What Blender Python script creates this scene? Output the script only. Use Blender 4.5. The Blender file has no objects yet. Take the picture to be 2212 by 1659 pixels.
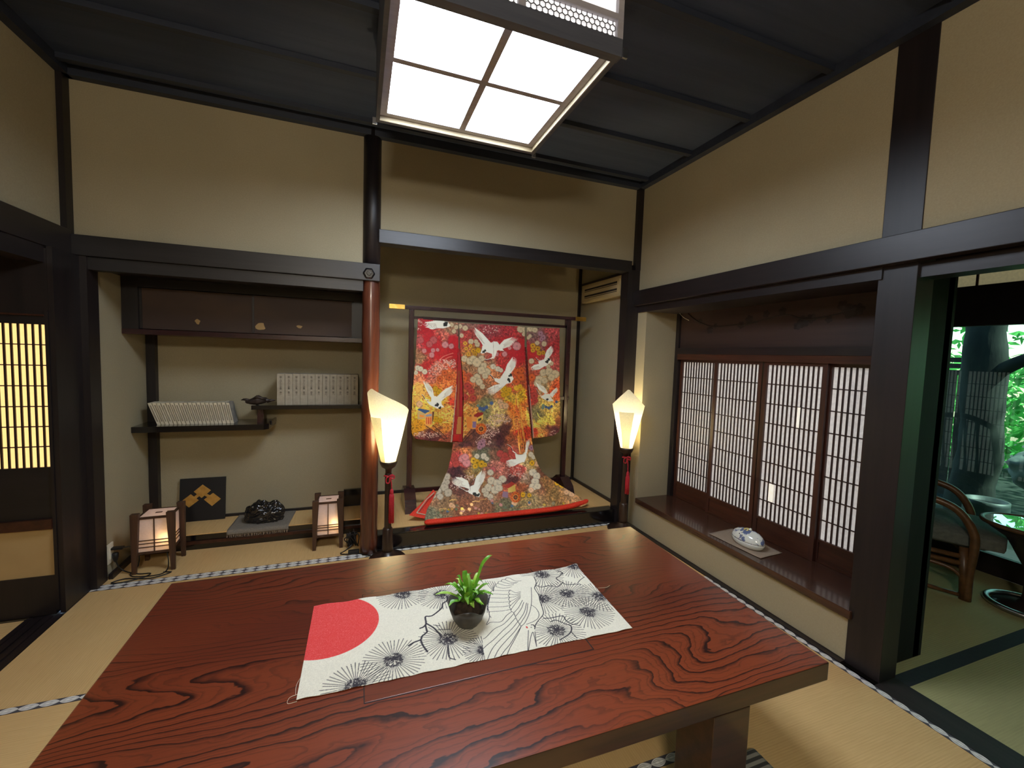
import bpy, bmesh, math, random
import numpy as np
from mathutils import Vector, Matrix, noise as mnoise

C = bpy.context.scene.collection
SC = bpy.context.scene
PI = math.pi
rnd = random.Random(7)

# ------------------------------------------------------------------ camera
F_PX = 910.58
CAM = np.array([0.0, 0.0, 1.30])
_p, _y, _r = (math.radians(a) for a in (-3.79832, 20.04989, 1.85222))
_F = np.array([math.sin(_y) * math.cos(_p), math.cos(_y) * math.cos(_p), math.sin(_p)])
_R = np.array([math.cos(_y), -math.sin(_y), 0.0])
_U = np.cross(_R, _F)
AX = np.array([math.cos(_r) * _R + math.sin(_r) * _U, -math.sin(_r) * _R + math.cos(_r) * _U, _F])
cam_data = bpy.data.cameras.new('camera')
cam_data.sensor_width = 36.0
cam_data.lens = F_PX / 2212 * 36.0
cam_data.clip_start = 0.02
cam = bpy.data.objects.new('camera', cam_data)
C.objects.link(cam)
m3 = Matrix((AX[0], AX[1], -AX[2])).transposed()
cam.matrix_world = Matrix.Translation(CAM) @ m3.to_4x4()
SC.camera = cam

# ------------------------------------------------------------------ world, sun, exposure
w = bpy.data.worlds.new('World')
SC.world = w
w.use_nodes = True
bg = w.node_tree.nodes['Background']
sky = w.node_tree.nodes.new('ShaderNodeTexSky')
sky.sky_type = 'NISHITA'
sky.sun_disc = False
sky.sun_elevation = math.radians(52)
sky.sun_rotation = math.radians(60)
w.node_tree.links.new(sky.outputs[0], bg.inputs[0])
bg.inputs[1].default_value = 0.22
sun_d = bpy.data.lights.new('sun', 'SUN')
sun_d.energy = 7.0
sun_d.angle = math.radians(1.5)
sun_d.color = (1.0, 0.97, 0.9)
sun = bpy.data.objects.new('sun', sun_d)
sun.rotation_euler = (math.radians(38), 0, math.radians(35))
C.objects.link(sun)
SC.view_settings.view_transform = 'Standard'
SC.view_settings.look = 'None'
SC.view_settings.gamma = 1.0
SC.view_settings.use_curve_mapping = False
SC.view_settings.exposure = 1.0
SC.cycles.use_denoising = True
SC.cycles.max_bounces = 8
SC.cycles.diffuse_bounces = 5
SC.cycles.transparent_max_bounces = 12
SC.cycles.sample_clamp_indirect = 4.0
SC.cycles.caustics_reflective = False
SC.cycles.caustics_refractive = False
FIX_PANE = 13.5       # ceiling light panes
FLOOR_LAMP = 7.5      # bulb of each floor lamp, W
BOX_LAMP = 0.17        # bulb of each paper box lantern, W
FILL_LAMP = 37.0      # emission of the unseen fill lamp added behind the camera

# ------------------------------------------------------------------ helpers
def ray(u, v):
    return (u - 1106) / F_PX * AX[0] - (v - 829.5) / F_PX * AX[1] + AX[2]

def at(u, v, ax, val):
    """point of the room seen at photo pixel (u, v) on the plane ax = val"""
    d = ray(u, v)
    k = 'xyz'.index(ax)
    return CAM + d * ((val - CAM[k]) / d[k])

def project(P):
    c = (np.asarray(P, float) - CAM) @ AX.T
    return 1106 + F_PX * c[..., 0] / c[..., 2], 829.5 - F_PX * c[..., 1] / c[..., 2]

def lin(c):
    c = np.asarray(c, float) / 255.0
    return np.where(c <= 0.04045, c / 12.92, ((c + 0.055) / 1.055) ** 2.4)

def rgba(c):
    return tuple(lin(c)) + (1.0,)

def obj(name, bm, m, parent=None, smooth=False):
    if isinstance(bm, bpy.types.Mesh):
        me = bm
    else:
        bmesh.ops.recalc_face_normals(bm, faces=bm.faces[:])
        me = bpy.data.meshes.new(name)
        bm.to_mesh(me)
        bm.free()
        if smooth:
            for p in me.polygons:
                p.use_smooth = True
        if m:
            me.materials.append(m)
    o = bpy.data.objects.new(name, me)
    C.objects.link(o)
    if parent:
        o.parent = parent
        # parts are modelled in room coordinates: cancel the parent's transform
        o.matrix_parent_inverse = (Matrix.Translation(parent.location) @ parent.rotation_euler.to_matrix().to_4x4()).inverted()
    return o

def thing(name, label, cat, loc=(0, 0, 0), group=None):
    o = bpy.data.objects.new(name, None)
    o.empty_display_size = 0.05
    C.objects.link(o)
    o.location = loc
    o['label'] = label
    o['category'] = cat
    if group:
        o['group'] = group
    return o

def tag(o, label, cat, group=None):
    o['label'] = label
    o['category'] = cat
    if group:
        o['group'] = group
    return o

def struct(name, bm, m, label=None, parent=None, smooth=False):
    if bm is None:
        o = bpy.data.objects.new(name, None)
        C.objects.link(o)
    else:
        o = obj(name, bm, m, parent, smooth)
    if parent is None:
        o['kind'] = 'structure'
        if label:
            o['label'] = label
    return o

def box(x0, x1, y0, y1, z0, z1, bm=None, bev=0.0):
    bm = bm or bmesh.new()
    vs = [bm.verts.new((x, y, z)) for z in (z0, z1) for y in (y0, y1) for x in (x0, x1)]
    fs = [(0, 2, 3, 1), (4, 5, 7, 6), (0, 1, 5, 4), (2, 6, 7, 3), (0, 4, 6, 2), (1, 3, 7, 5)]
    faces = [bm.faces.new([vs[i] for i in f]) for f in fs]
    if bev > 0:
        es = list({e for f in faces for e in f.edges})
        bmesh.ops.bevel(bm, geom=es, offset=bev, segments=2, affect='EDGES', profile=0.6)
    return bm

def prism(pts, z0, z1, axis='z', bm=None):
    """extrude a 2-D polygon along an axis; pts are the other two coordinates in xyz order"""
    bm = bm or bmesh.new()
    def P(a, b, h):
        return {'z': (a, b, h), 'y': (a, h, b), 'x': (h, a, b)}[axis]
    lo = [bm.verts.new(P(a, b, z0)) for a, b in pts]
    hi = [bm.verts.new(P(a, b, z1)) for a, b in pts]
    n = len(pts)
    bm.faces.new(lo)
    bm.faces.new(hi)
    for i in range(n):
        bm.faces.new((lo[i], lo[(i + 1) % n], hi[(i + 1) % n], hi[i]))
    return bm

def hexa(corners8, bm=None):
    """solid from 4 bottom + 4 top corners"""
    bm = bm or bmesh.new()
    v = [bm.verts.new(tuple(c)) for c in corners8]
    for f in ((3, 2, 1, 0), (4, 5, 6, 7), (0, 1, 5, 4), (1, 2, 6, 5), (2, 3, 7, 6), (3, 0, 4, 7)):
        bm.faces.new([v[i] for i in f])
    return bm

def tube(pts, r, n=8, bm=None, closed=False):
    bm = bm or bmesh.new()
    pts = [Vector(p) for p in pts]
    rr = r if hasattr(r, '__len__') else [r] * len(pts)
    rings = []
    prev = None
    for i, p in enumerate(pts):
        a = pts[i - 1] if (i > 0 or closed) else pts[i]
        b = pts[(i + 1) % len(pts)] if (i < len(pts) - 1 or closed) else pts[i]
        t = (b - a).normalized()
        if prev is None:
            prev = t.orthogonal().normalized()
        u = (prev - t * prev.dot(t))
        u = u.normalized() if u.length > 1e-6 else t.orthogonal().normalized()
        prev = u
        w_ = t.cross(u)
        rings.append([bm.verts.new(p + (u * math.cos(2 * PI * k / n) + w_ * math.sin(2 * PI * k / n)) * rr[i]) for k in range(n)])
    m = len(rings)
    for i in range(m if closed else m - 1):
        A, B = rings[i], rings[(i + 1) % m]
        for k in range(n):
            bm.faces.new((A[k], A[(k + 1) % n], B[(k + 1) % n], B[k]))
    if not closed:
        bm.faces.new(rings[0][::-1])
        bm.faces.new(rings[-1])
    return bm

def lathe(prof, cx=0, cy=0, n=24, bm=None, cap=True):
    """prof: (radius, z) pairs bottom to top"""
    bm = bm or bmesh.new()
    rings = [[bm.verts.new((cx + r * math.cos(2 * PI * k / n), cy + r * math.sin(2 * PI * k / n), z)) for k in range(n)] for r, z in prof]
    for A, B in zip(rings, rings[1:]):
        for k in range(n):
            bm.faces.new((A[k], A[(k + 1) % n], B[(k + 1) % n], B[k]))
    if cap:
        bm.faces.new(rings[0][::-1])
        bm.faces.new(rings[-1])
    return bm

def spline(pts, n=8):
    """Catmull-Rom through pts"""
    P = [np.asarray(p, float) for p in pts]
    P = [2 * P[0] - P[1]] + P + [2 * P[-1] - P[-2]]
    out = []
    for i in range(1, len(P) - 2):
        for k in range(n):
            t = k / n
            out.append(0.5 * (2 * P[i] + (P[i + 1] - P[i - 1]) * t + (2 * P[i - 1] - 5 * P[i] + 4 * P[i + 1] - P[i + 2]) * t * t + (3 * P[i] - P[i - 1] - 3 * P[i + 1] + P[i + 2]) * t ** 3))
    out.append(P[-2])
    return out

# ------------------------------------------------------------------ materials
class N:
    """tiny wrapper: arithmetic on shader sockets"""
    def __init__(s, nt, sock):
        s.nt, s.s = nt, sock
    def _op(s, op, *a):
        n = s.nt.nodes.new('ShaderNodeMath')
        n.operation = op
        for i, x in enumerate((s,) + a):
            if isinstance(x, N):
                s.nt.links.new(x.s, n.inputs[i])
            else:
                n.inputs[i].default_value = x
        return N(s.nt, n.outputs[0])
    def __add__(s, o): return s._op('ADD', o)
    def __sub__(s, o): return s._op('SUBTRACT', o)
    def __mul__(s, o): return s._op('MULTIPLY', o)
    def __truediv__(s, o): return s._op('DIVIDE', o)
    def fract(s): return s._op('FRACT')
    def sin(s): return s._op('SINE')
    def abs(s): return s._op('ABSOLUTE')
    def pow(s, o): return s._op('POWER', o)
    def lt(s, o): return s._op('LESS_THAN', o)
    def gt(s, o): return s._op('GREATER_THAN', o)
    def mx(s, o): return s._op('MAXIMUM', o)
    def mn(s, o): return s._op('MINIMUM', o)
    def smooth(s, a, b):
        n = s.nt.nodes.new('ShaderNodeMapRange')
        n.interpolation_type = 'SMOOTHSTEP'
        s.nt.links.new(s.s, n.inputs[0])
        n.inputs[1].default_value, n.inputs[2].default_value = a, b
        return N(s.nt, n.outputs[0])

def newmat(name):
    m = bpy.data.materials.new(name)
    m.use_nodes = True
    return m, m.node_tree, m.node_tree.nodes['Principled BSDF']

def coords(nt, kind='Object', scale=(1, 1, 1)):
    tc = nt.nodes.new('ShaderNodeTexCoord')
    mp = nt.nodes.new('ShaderNodeMapping')
    mp.inputs['Scale'].default_value = scale
    nt.links.new(tc.outputs[kind], mp.inputs[0])
    return mp.outputs[0]

def nz(nt, vec, scale, detail=3, rough=0.5, dist=0.0):
    n = nt.nodes.new('ShaderNodeTexNoise')
    nt.links.new(vec, n.inputs['Vector'])
    n.inputs['Scale'].default_value = scale
    n.inputs['Detail'].default_value = detail
    n.inputs['Roughness'].default_value = rough
    n.inputs['Distortion'].default_value = dist
    return N(nt, n.outputs[0])

def mixc(nt, fac, a, b):
    n = nt.nodes.new('ShaderNodeMix')
    n.data_type = 'RGBA'
    if isinstance(fac, N):
        nt.links.new(fac.s, n.inputs[0])
    else:
        n.inputs[0].default_value = fac
    for i, x in ((6, a), (7, b)):
        if isinstance(x, tuple):
            n.inputs[i].default_value = x
        else:
            nt.links.new(x, n.inputs[i])
    return n.outputs[2]

def bump(nt, bs, h, strength=0.2, dist=0.01):
    b = nt.nodes.new('ShaderNodeBump')
    b.inputs['Strength'].default_value = strength
    b.inputs['Distance'].default_value = dist
    nt.links.new(h.s, b.inputs['Height'])
    nt.links.new(b.outputs[0], bs.inputs['Normal'])

def basic(name, c1, c2=None, rough=0.5, scale=8, sc=(1, 1, 1), metal=0.0, bmp=0.0, coat=0.0, spec=0.5, detail=4):
    m, nt, bs = newmat(name)
    v = coords(nt, 'Object', sc)
    n = nz(nt, v, scale, detail)
    f = n.smooth(0.3, 0.7)
    nt.links.new(mixc(nt, f, rgba(c1), rgba(c2 or c1)), bs.inputs['Base Color'])
    bs.inputs['Roughness'].default_value = rough
    bs.inputs['Metallic'].default_value = metal
    bs.inputs['Coat Weight'].default_value = coat
    bs.inputs['Coat Roughness'].default_value = 0.08
    bs.inputs['Specular IOR Level'].default_value = spec
    if bmp:
        bump(nt, bs, n, bmp)
    return m

def wood(name, c1, c2, rough=0.4, along='x', scale=30, coat=0.0, bmp=0.05, spec=0.5):
    st = {'x': (0.06, 1, 1), 'y': (1, 0.06, 1), 'z': (1, 1, 0.06)}[along]
    m, nt, bs = newmat(name)
    v = coords(nt, 'Object', st)
    n = nz(nt, v, scale, 5, 0.6, 0.4)
    n2 = nz(nt, v, scale * 5, 3)
    f = (n * 0.75 + n2 * 0.25).smooth(0.35, 0.65)
    nt.links.new(mixc(nt, f, rgba(c1), rgba(c2)), bs.inputs['Base Color'])
    bs.inputs['Roughness'].default_value = rough
    bs.inputs['Coat Weight'].default_value = coat
    bs.inputs['Coat Roughness'].default_value = 0.1
    bs.inputs['Specular IOR Level'].default_value = spec
    bump(nt, bs, n, bmp, 0.004)
    return m

def emit(name, c, strength, base=(255, 255, 255)):
    m, nt, bs = newmat(name)
    bs.inputs['Base Color'].default_value = rgba(base)
    bs.inputs['Roughness'].default_value = 0.8
    bs.inputs['Emission Color'].default_value = rgba(c)
    bs.inputs['Emission Strength'].default_value = strength
    return m

def plaster_mat(name, c1, c2):
    m, nt, bs = newmat(name)
    v = coords(nt)
    big, fine = nz(nt, v, 1.3, 3), nz(nt, v, 160, 3)
    nt.links.new(mixc(nt, (big * 0.6 + fine * 0.4).smooth(0.3, 0.7), rgba(c1), rgba(c2)), bs.inputs['Base Color'])
    bs.inputs['Roughness'].default_value = 0.95
    bs.inputs['Specular IOR Level'].default_value = 0.15
    bump(nt, bs, fine, 0.25, 0.003)
    return m

def tatami_mat(name, c1, c2, along='x'):
    """woven rush: ribs run across the mat's long side"""
    m, nt, bs = newmat(name)
    tc = nt.nodes.new('ShaderNodeTexCoord')
    sp = nt.nodes.new('ShaderNodeSeparateXYZ')
    nt.links.new(tc.outputs['Object'], sp.inputs[0])
    x, y = N(nt, sp.outputs[0]), N(nt, sp.outputs[1])
    if along == 'y':
        x, y = y, x
    big = nz(nt, coords(nt), 2.0, 4)
    st = nz(nt, coords(nt, 'Object', (90, 3, 1) if along == 'x' else (3, 90, 1)), 3.0, 3)
    rib = (x * (2 * PI / 0.0085)).sin() * 0.5 + 0.5
    weft = (y * (2 * PI / 0.0045)).sin() * 0.5 + 0.5
    h = rib * 0.6 + weft * 0.4
    f = (big * 0.45 + st * 0.4 + h * 0.13).smooth(0.26, 0.72)
    nt.links.new(mixc(nt, f, rgba(c1), rgba(c2)), bs.inputs['Base Color'])
    bs.inputs['Roughness'].default_value = 0.7
    bs.inputs['Specular IOR Level'].default_value = 0.3
    bump(nt, bs, h, 0.25, 0.0012)
    return m

def border_mat(name):
    """brocade edge of a mat: a chain of white lens shapes on dark blue; UV x runs along in metres, y across 0..1"""
    m, nt, bs = newmat(name)
    tc = nt.nodes.new('ShaderNodeTexCoord')
    sp = nt.nodes.new('ShaderNodeSeparateXYZ')
    nt.links.new(tc.outputs['UV'], sp.inputs[0])
    u, v = N(nt, sp.outputs[0]), N(nt, sp.outputs[1])
    b = (u * (PI / 0.056)).sin().abs().pow(0.75) * 0.46 + 0.02
    r = (v - 0.5).abs() / b
    ring = r.smooth(1.02, 0.97) * r.smooth(0.72, 0.78)
    ring2 = r.smooth(0.60, 0.56) * r.smooth(0.40, 0.44)
    core = r.smooth(0.26, 0.2) * 0.8
    sw = ((u * (PI * 6 / 0.056)).sin() * 0.5 + 0.5) * r.smooth(0.7, 0.6) * 0.3
    f = (ring.mx(ring2 * 0.8).mx(core) + sw).mx(r.smooth(1.02, 0.97) * 0.5).mn(1.0)
    nt.links.new(mixc(nt, f, rgba((70, 68, 74)), rgba((240, 236, 230))), bs.inputs['Base Color'])
    bs.inputs['Roughness'].default_value = 0.8
    return m

def table_wood_mat(name, strong=1.0, dim=1.0):
    """zelkova: contour-like grain that flows along x, dark pore lines, lacquer"""
    m, nt, bs = newmat(name)
    tc = nt.nodes.new('ShaderNodeTexCoord')
    sp = nt.nodes.new('ShaderNodeSeparateXYZ')
    nt.links.new(tc.outputs['Object'], sp.inputs[0])
    x, y = N(nt, sp.outputs[0]), N(nt, sp.outputs[1])
    v1 = coords(nt, 'Object', (0.55, 1.7, 1))
    v2 = coords(nt, 'Object', (5.0, 9.0, 1))
    fib = nz(nt, coords(nt, 'Object', (5, 120, 1)), 3.0, 3)
    big = nz(nt, v1, 1.35, 2, 0.45, 0.6)
    wob = nz(nt, v2, 2.4, 3)
    fld = big * 0.85 + y * 1.35 + wob * 0.04 + x * 0.06
    t = (fld * 24.0).fract()
    wid = nz(nt, v1, 2.2, 2)
    line = t.smooth(0.66, 0.94) * t.smooth(1.0, 0.95)
    line = line * wid.smooth(0.30, 0.58) * strong
    t2 = (fld * 72.0).fract()
    fine = t2.smooth(0.6, 0.95) * t2.smooth(1.0, 0.95) * 0.35 * strong
    dark = (line * 0.92 + fine + fib.smooth(0.45, 0.7) * 0.18).mn(1.0)
    hue = nz(nt, v1, 0.9, 2)
    base = mixc(nt, hue.smooth(0.3, 0.7), rgba((92 * dim, 36 * dim, 22 * dim)), rgba((136 * dim, 62 * dim, 33 * dim)))
    nt.links.new(mixc(nt, dark, base, rgba((42, 18, 14))), bs.inputs['Base Color'])
    bs.inputs['Roughness'].default_value = 0.33
    bs.inputs['Coat Weight'].default_value = 0.55
    bs.inputs['Coat Roughness'].default_value = 0.14
    bump(nt, bs, line, -0.12, 0.002)
    return m

def vcol_mat(name, rough=0.8, metal_attr=None, bmp=0.0):
    m, nt, bs = newmat(name)
    a = nt.nodes.new('ShaderNodeAttribute')
    a.attribute_name = 'Col'
    nt.links.new(a.outputs['Color'], bs.inputs['Base Color'])
    bs.inputs['Roughness'].default_value = rough
    if metal_attr:
        g = nt.nodes.new('ShaderNodeAttribute')
        g.attribute_name = metal_attr
        nt.links.new((N(nt, g.outputs['Fac']) * 0.4).s, bs.inputs['Metallic'])
        nt.links.new((N(nt, g.outputs['Fac']) * -0.36 + rough).s, bs.inputs['Roughness'])
    if bmp:
        bump(nt, bs, nz(nt, coords(nt), 420, 2), bmp, 0.001)
    return m

def paper_glow(name, c, strength, base, bumpy=False):
    m, nt, bs = newmat(name)
    n = nz(nt, coords(nt), 60, 4)
    nt.links.new(mixc(nt, n.smooth(0.4, 0.6), rgba(base), rgba([b * 0.94 for b in base])), bs.inputs['Base Color'])
    bs.inputs['Roughness'].default_value = 0.9
    bs.inputs['Emission Color'].default_value = rgba(c)
    bs.inputs['Emission Strength'].default_value = strength
    return m

def translucent(name, c, mixv=0.6, speckle=0.0, scale=220):
    m = bpy.data.materials.new(name)
    m.use_nodes = True
    nt = m.node_tree
    nt.nodes.remove(nt.nodes['Principled BSDF'])
    out = nt.nodes['Material Output']
    d = nt.nodes.new('ShaderNodeBsdfDiffuse')
    t = nt.nodes.new('ShaderNodeBsdfTranslucent')
    mx = nt.nodes.new('ShaderNodeMixShader')
    n = nz(nt, coords(nt), scale, 2)
    col = mixc(nt, n.smooth(0.35, 0.6), rgba([x * (1 - speckle) for x in c]), rgba(c))
    nt.links.new(col, d.inputs[0])
    nt.links.new(col, t.inputs[0])
    mx.inputs[0].default_value = mixv
    nt.links.new(d.outputs[0], mx.inputs[1])
    nt.links.new(t.outputs[0], mx.inputs[2])
    nt.links.new(mx.outputs[0], out.inputs[0])
    return m

def pane_glass(name, tint=(1, 1, 1), gain=1.0):
    """thin window glass: clear, with a Fresnel reflection on both faces"""
    m = bpy.data.materials.new(name)
    m.use_nodes = True
    nt = m.node_tree
    nt.nodes.remove(nt.nodes['Principled BSDF'])
    out = nt.nodes['Material Output']
    t = nt.nodes.new('ShaderNodeBsdfTransparent')
    t.inputs[0].default_value = tuple(tint) + (1,)
    g = nt.nodes.new('ShaderNodeBsdfGlossy')
    g.inputs['Roughness'].default_value = 0.0
    fr = nt.nodes.new('ShaderNodeFresnel')
    fr.inputs[0].default_value = 1.52
    mx = nt.nodes.new('ShaderNodeMixShader')
    nt.links.new((N(nt, fr.outputs[0]) * gain).mn(1.0).s, mx.inputs[0])
    nt.links.new(t.outputs[0], mx.inputs[1])
    nt.links.new(g.outputs[0], mx.inputs[2])
    nt.links.new(mx.outputs[0], out.inputs[0])
    return m

M = {}
M['plaster'] = plaster_mat('plaster', (162, 151, 124), (174, 163, 135))
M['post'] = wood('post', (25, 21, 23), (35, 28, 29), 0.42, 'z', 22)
M['end_board'] = wood('end_board', (15, 15, 17), (22, 22, 24), 0.65, 'z', 22, spec=0.2)
M['threshold'] = wood('threshold', (34, 27, 26), (46, 36, 34), 0.6, 'y', 22, spec=0.25)
M['beam_x'] = wood('beam_x', (25, 23, 25), (35, 31, 33), 0.38, 'x', 22)
M['beam_y'] = wood('beam_y', (25, 20, 22), (35, 27, 28), 0.38, 'y', 22)
M['ceil'] = wood('ceil', (44, 56, 80), (54, 65, 90), 0.6, 'x', 14)
M['ceil_trim'] = wood('ceil_trim', (32, 38, 52), (42, 48, 62), 0.6, 'x', 14)
M['lacquer'] = basic('lacquer', (16, 14, 16), (22, 18, 19), 0.18, 6, coat=0.6)
M['red_pillar'] = wood('red_pillar', (72, 36, 26), (104, 56, 37), 0.28, 'z', 40, coat=0.5)
M['brown'] = wood('brown', (52, 27, 20), (72, 38, 27), 0.45, 'z', 30)
M['brown_y'] = wood('brown_y', (52, 27, 19), (72, 40, 27), 0.35, 'y', 30)
M['sill'] = wood('sill', (56, 34, 26), (74, 45, 33), 0.25, 'y', 26, coat=0.4)
M['lattice'] = wood('lattice', (40, 22, 19), (52, 29, 23), 0.5, 'z', 30)
M['cab_door'] = basic('cab_door', (58, 41, 34), (72, 52, 38), 0.6, 3, (1, 1, 2))
M['carved'] = wood('carved', (44, 30, 28), (54, 37, 33), 0.5, 'y', 20)
M['carved_dark'] = basic('carved_dark', (24, 18, 18), (30, 22, 22), 0.6)
M['tatami_x'] = tatami_mat('tatami_x', (202, 162, 106), (224, 188, 130), 'x')
M['tatami_y'] = tatami_mat('tatami_y', (202, 162, 106), (224, 188, 130), 'y')
M['tatami_green'] = tatami_mat('tatami_green', (158, 152, 106), (178, 170, 120), 'y')
M['border'] = border_mat('border')
M['border_black'] = basic('border_black', (30, 30, 38), (38, 37, 44), 0.8, 60)
M['table'] = table_wood_mat('table')
M['table_inset'] = table_wood_mat('table_inset', 0.25, 0.92)
M['table_side'] = wood('table_side', (40, 24, 18), (60, 36, 25), 0.3, 'x', 26, coat=0.4)
M['seam'] = basic('seam', (18, 8, 7), rough=0.6)
M['pane'] = emit('pane', (228, 240, 255), FIX_PANE)
M['fixture'] = wood('fixture', (156, 152, 160), (172, 168, 174), 0.5, 'x', 20)  # bars lightened: the glare of the panes is put into their colour
M['fixture_dark'] = wood('fixture_dark', (74, 78, 90), (88, 90, 100), 0.5, 'x', 20)
M['pane_front'] = emit('pane_front', (236, 236, 240), 0.42)
M['lantern_bulb'] = emit('lantern_bulb', (255, 190, 100), 3.0)
M['fixture_inner'] = wood('fixture_inner', (140, 126, 98), (154, 140, 110), 0.6, 'x', 20)
M['comb'] = basic('comb', (70, 68, 70), (84, 80, 82), 0.6)
M['steel'] = basic('steel', (170, 170, 172), (190, 190, 192), 0.3, metal=1.0)
M['shoji_back'] = paper_glow('shoji_back', (234, 226, 218), 0.16, (222, 218, 212))
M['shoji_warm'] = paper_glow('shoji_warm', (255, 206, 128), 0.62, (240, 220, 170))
M['patch_paper'] = paper_glow('patch_paper', (250, 244, 228), 0.3, (236, 230, 214))
M['transom_paper'] = paper_glow('transom_paper', (205, 196, 150), 0.12, (214, 206, 170))
M['cream_panel'] = basic('cream_panel', (176, 146, 98), (188, 158, 108), 0.8, 3)
M['lamp_paper'] = translucent('lamp_paper', (240, 238, 222), 0.36, 0.07, 240)
M['lantern_paper'] = translucent('lantern_paper', (246, 240, 242), 0.6, 0.02, 90)
M['bulb'] = emit('bulb', (255, 224, 160), 14)
M['lantern_wood'] = wood('lantern_wood', (62, 40, 28), (84, 56, 38), 0.5, 'z', 30)
M['lamp_wood'] = wood('lamp_wood', (38, 24, 18), (52, 34, 25), 0.35, 'z', 26, coat=0.2)
M['red_cord'] = basic('red_cord', (168, 24, 38), (196, 40, 54), 0.7, 200)
M['rack'] = wood('rack', (44, 22, 24), (58, 30, 30), 0.25, 'x', 20, coat=0.4)
M['rack_z'] = wood('rack_z', (44, 22, 24), (58, 30, 30), 0.25, 'z', 20, coat=0.4)
M['gold'] = basic('gold', (222, 176, 84), (240, 200, 110), 0.3, 30, metal=1.0)
M['gold_leaf'] = basic('gold_leaf', (176, 128, 52), (196, 148, 70), 0.55, 30)
M['black_board'] = basic('black_board', (16, 17, 22), (20, 21, 26), 0.5)
M['stone'] = basic('stone', (18, 17, 18), (40, 37, 36), 0.13, 14, spec=0.9)
M['grey_cloth'] = basic('grey_cloth', (112, 104, 94), (134, 126, 114), 0.95, 260)
M['tan_cloth'] = basic('tan_cloth', (140, 122, 104), (158, 140, 122), 0.95, 300)
M['bronze'] = basic('bronze', (42, 34, 32), (60, 48, 44), 0.45, 20)
M['book_paper'] = basic('book_paper', (206, 196, 170), (222, 212, 188), 0.9, 40)
M['book_spine'] = basic('book_spine', (214, 204, 178), (226, 216, 192), 0.9, 40)
M['book_cover'] = basic('book_cover', (120, 118, 116), (168, 160, 146), 0.9, 14)
M['box_paper'] = basic('box_paper', (168, 158, 138), (178, 168, 148), 0.9, 40)
M['ink'] = basic('ink', (44, 40, 38), rough=0.9)
M['ink_soft'] = basic('ink_soft', (138, 128, 110), (168, 156, 134), 0.9, 300)
M['white_plastic'] = basic('white_plastic', (222, 214, 196), rough=0.4)
M['vent'] = basic('vent', (176, 158, 116), (188, 170, 128), 0.5, 6)
M['vent_dark'] = basic('vent_dark', (28, 24, 20), rough=0.8)
M['black_rubber'] = basic('black_rubber', (18, 17, 18), (26, 24, 25), 0.4)
M['pot'] = basic('pot', (54, 50, 45), (76, 71, 63), 0.4, 26, bmp=0.2)
M['soil'] = basic('soil', (40, 30, 22), (66, 50, 36), 0.95, 70, bmp=0.6)
M['leaf'] = basic('leaf', (72, 136, 32), (122, 180, 52), 0.4, 30)
M['leaf_young'] = basic('leaf_young', (120, 170, 48), (168, 204, 84), 0.4, 30)
M['china'] = None
M['rattan'] = basic('rattan', (78, 54, 34), (104, 72, 44), 0.35, 30)
M['cushion'] = basic('cushion', (84, 88, 84), (98, 102, 96), 0.9, 60)
M['dark_metal'] = basic('dark_metal', (34, 26, 24), (46, 36, 32), 0.3)
M['glass'] = pane_glass('glass', (0.72, 0.93, 0.86), 1.5)
M['glass_top'] = pane_glass('glass_top', (0.7, 0.8, 0.78), 3.0)
M['bark'] = basic('bark', (26, 28, 25), (44, 45, 38), 0.95, 12, (1, 1, 0.3), bmp=0.8)
M['moss'] = basic('moss', (22, 28, 24), (34, 40, 32), 0.95, 6, bmp=0.5)
M['fence'] = basic('fence', (44, 38, 32), (60, 52, 42), 0.9, 20)
M['basin'] = basic('basin', (44, 50, 50), (62, 68, 66), 0.5, 20)
M['pale_stone'] = basic('pale_stone', (96, 104, 98), (130, 136, 128), 0.9, 8, bmp=0.4)
M['foliage'] = translucent('foliage', (128, 214, 120), 0.6, 0.3, 3)
M['striped'] = None
# =================================================================== THE ROOM
ZC = 2.64
def mat_border(parent, x0, x1, y0, y1, z, along, m):
    bm = box(x0, x1, y0, y1, z - 0.02, z + 0.0012)
    uv = bm.loops.layers.uv.new('UVMap')
    for f in bm.faces:
        for l in f.loops:
            p = l.vert.co
            if along == 'x':
                l[uv].uv = (p.x, (p.y - y0) / (y1 - y0))
            else:
                l[uv].uv = (p.y, (p.x - x0) / (x1 - x0))
    obj('mat_border', bm, m, parent)

def tatami(parent, x0, x1, y0, y1, along='x', edges='', z=0.0, mk=None, bw=0.030, bm_=None):
    t = obj('tatami_mat', box(x0 + 0.0008, x1 - 0.0008, y0 + 0.0008, y1 - 0.0008, z - 0.03, z), mk or M['tatami_' + along], parent)
    bmat = bm_ or M['border']
    for e in edges:
        if e == 'n': mat_border(t, x0, x1, y1 - bw, y1, z, 'x', bmat)
        if e == 's': mat_border(t, x0, x1, y0, y0 + bw, z, 'x', bmat)
        if e == 'e': mat_border(t, x1 - bw, x1, y0, y1, z, 'y', bmat)
        if e == 'w': mat_border(t, x0, x0 + bw, y0, y1, z, 'y', bmat)
    return t

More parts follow.
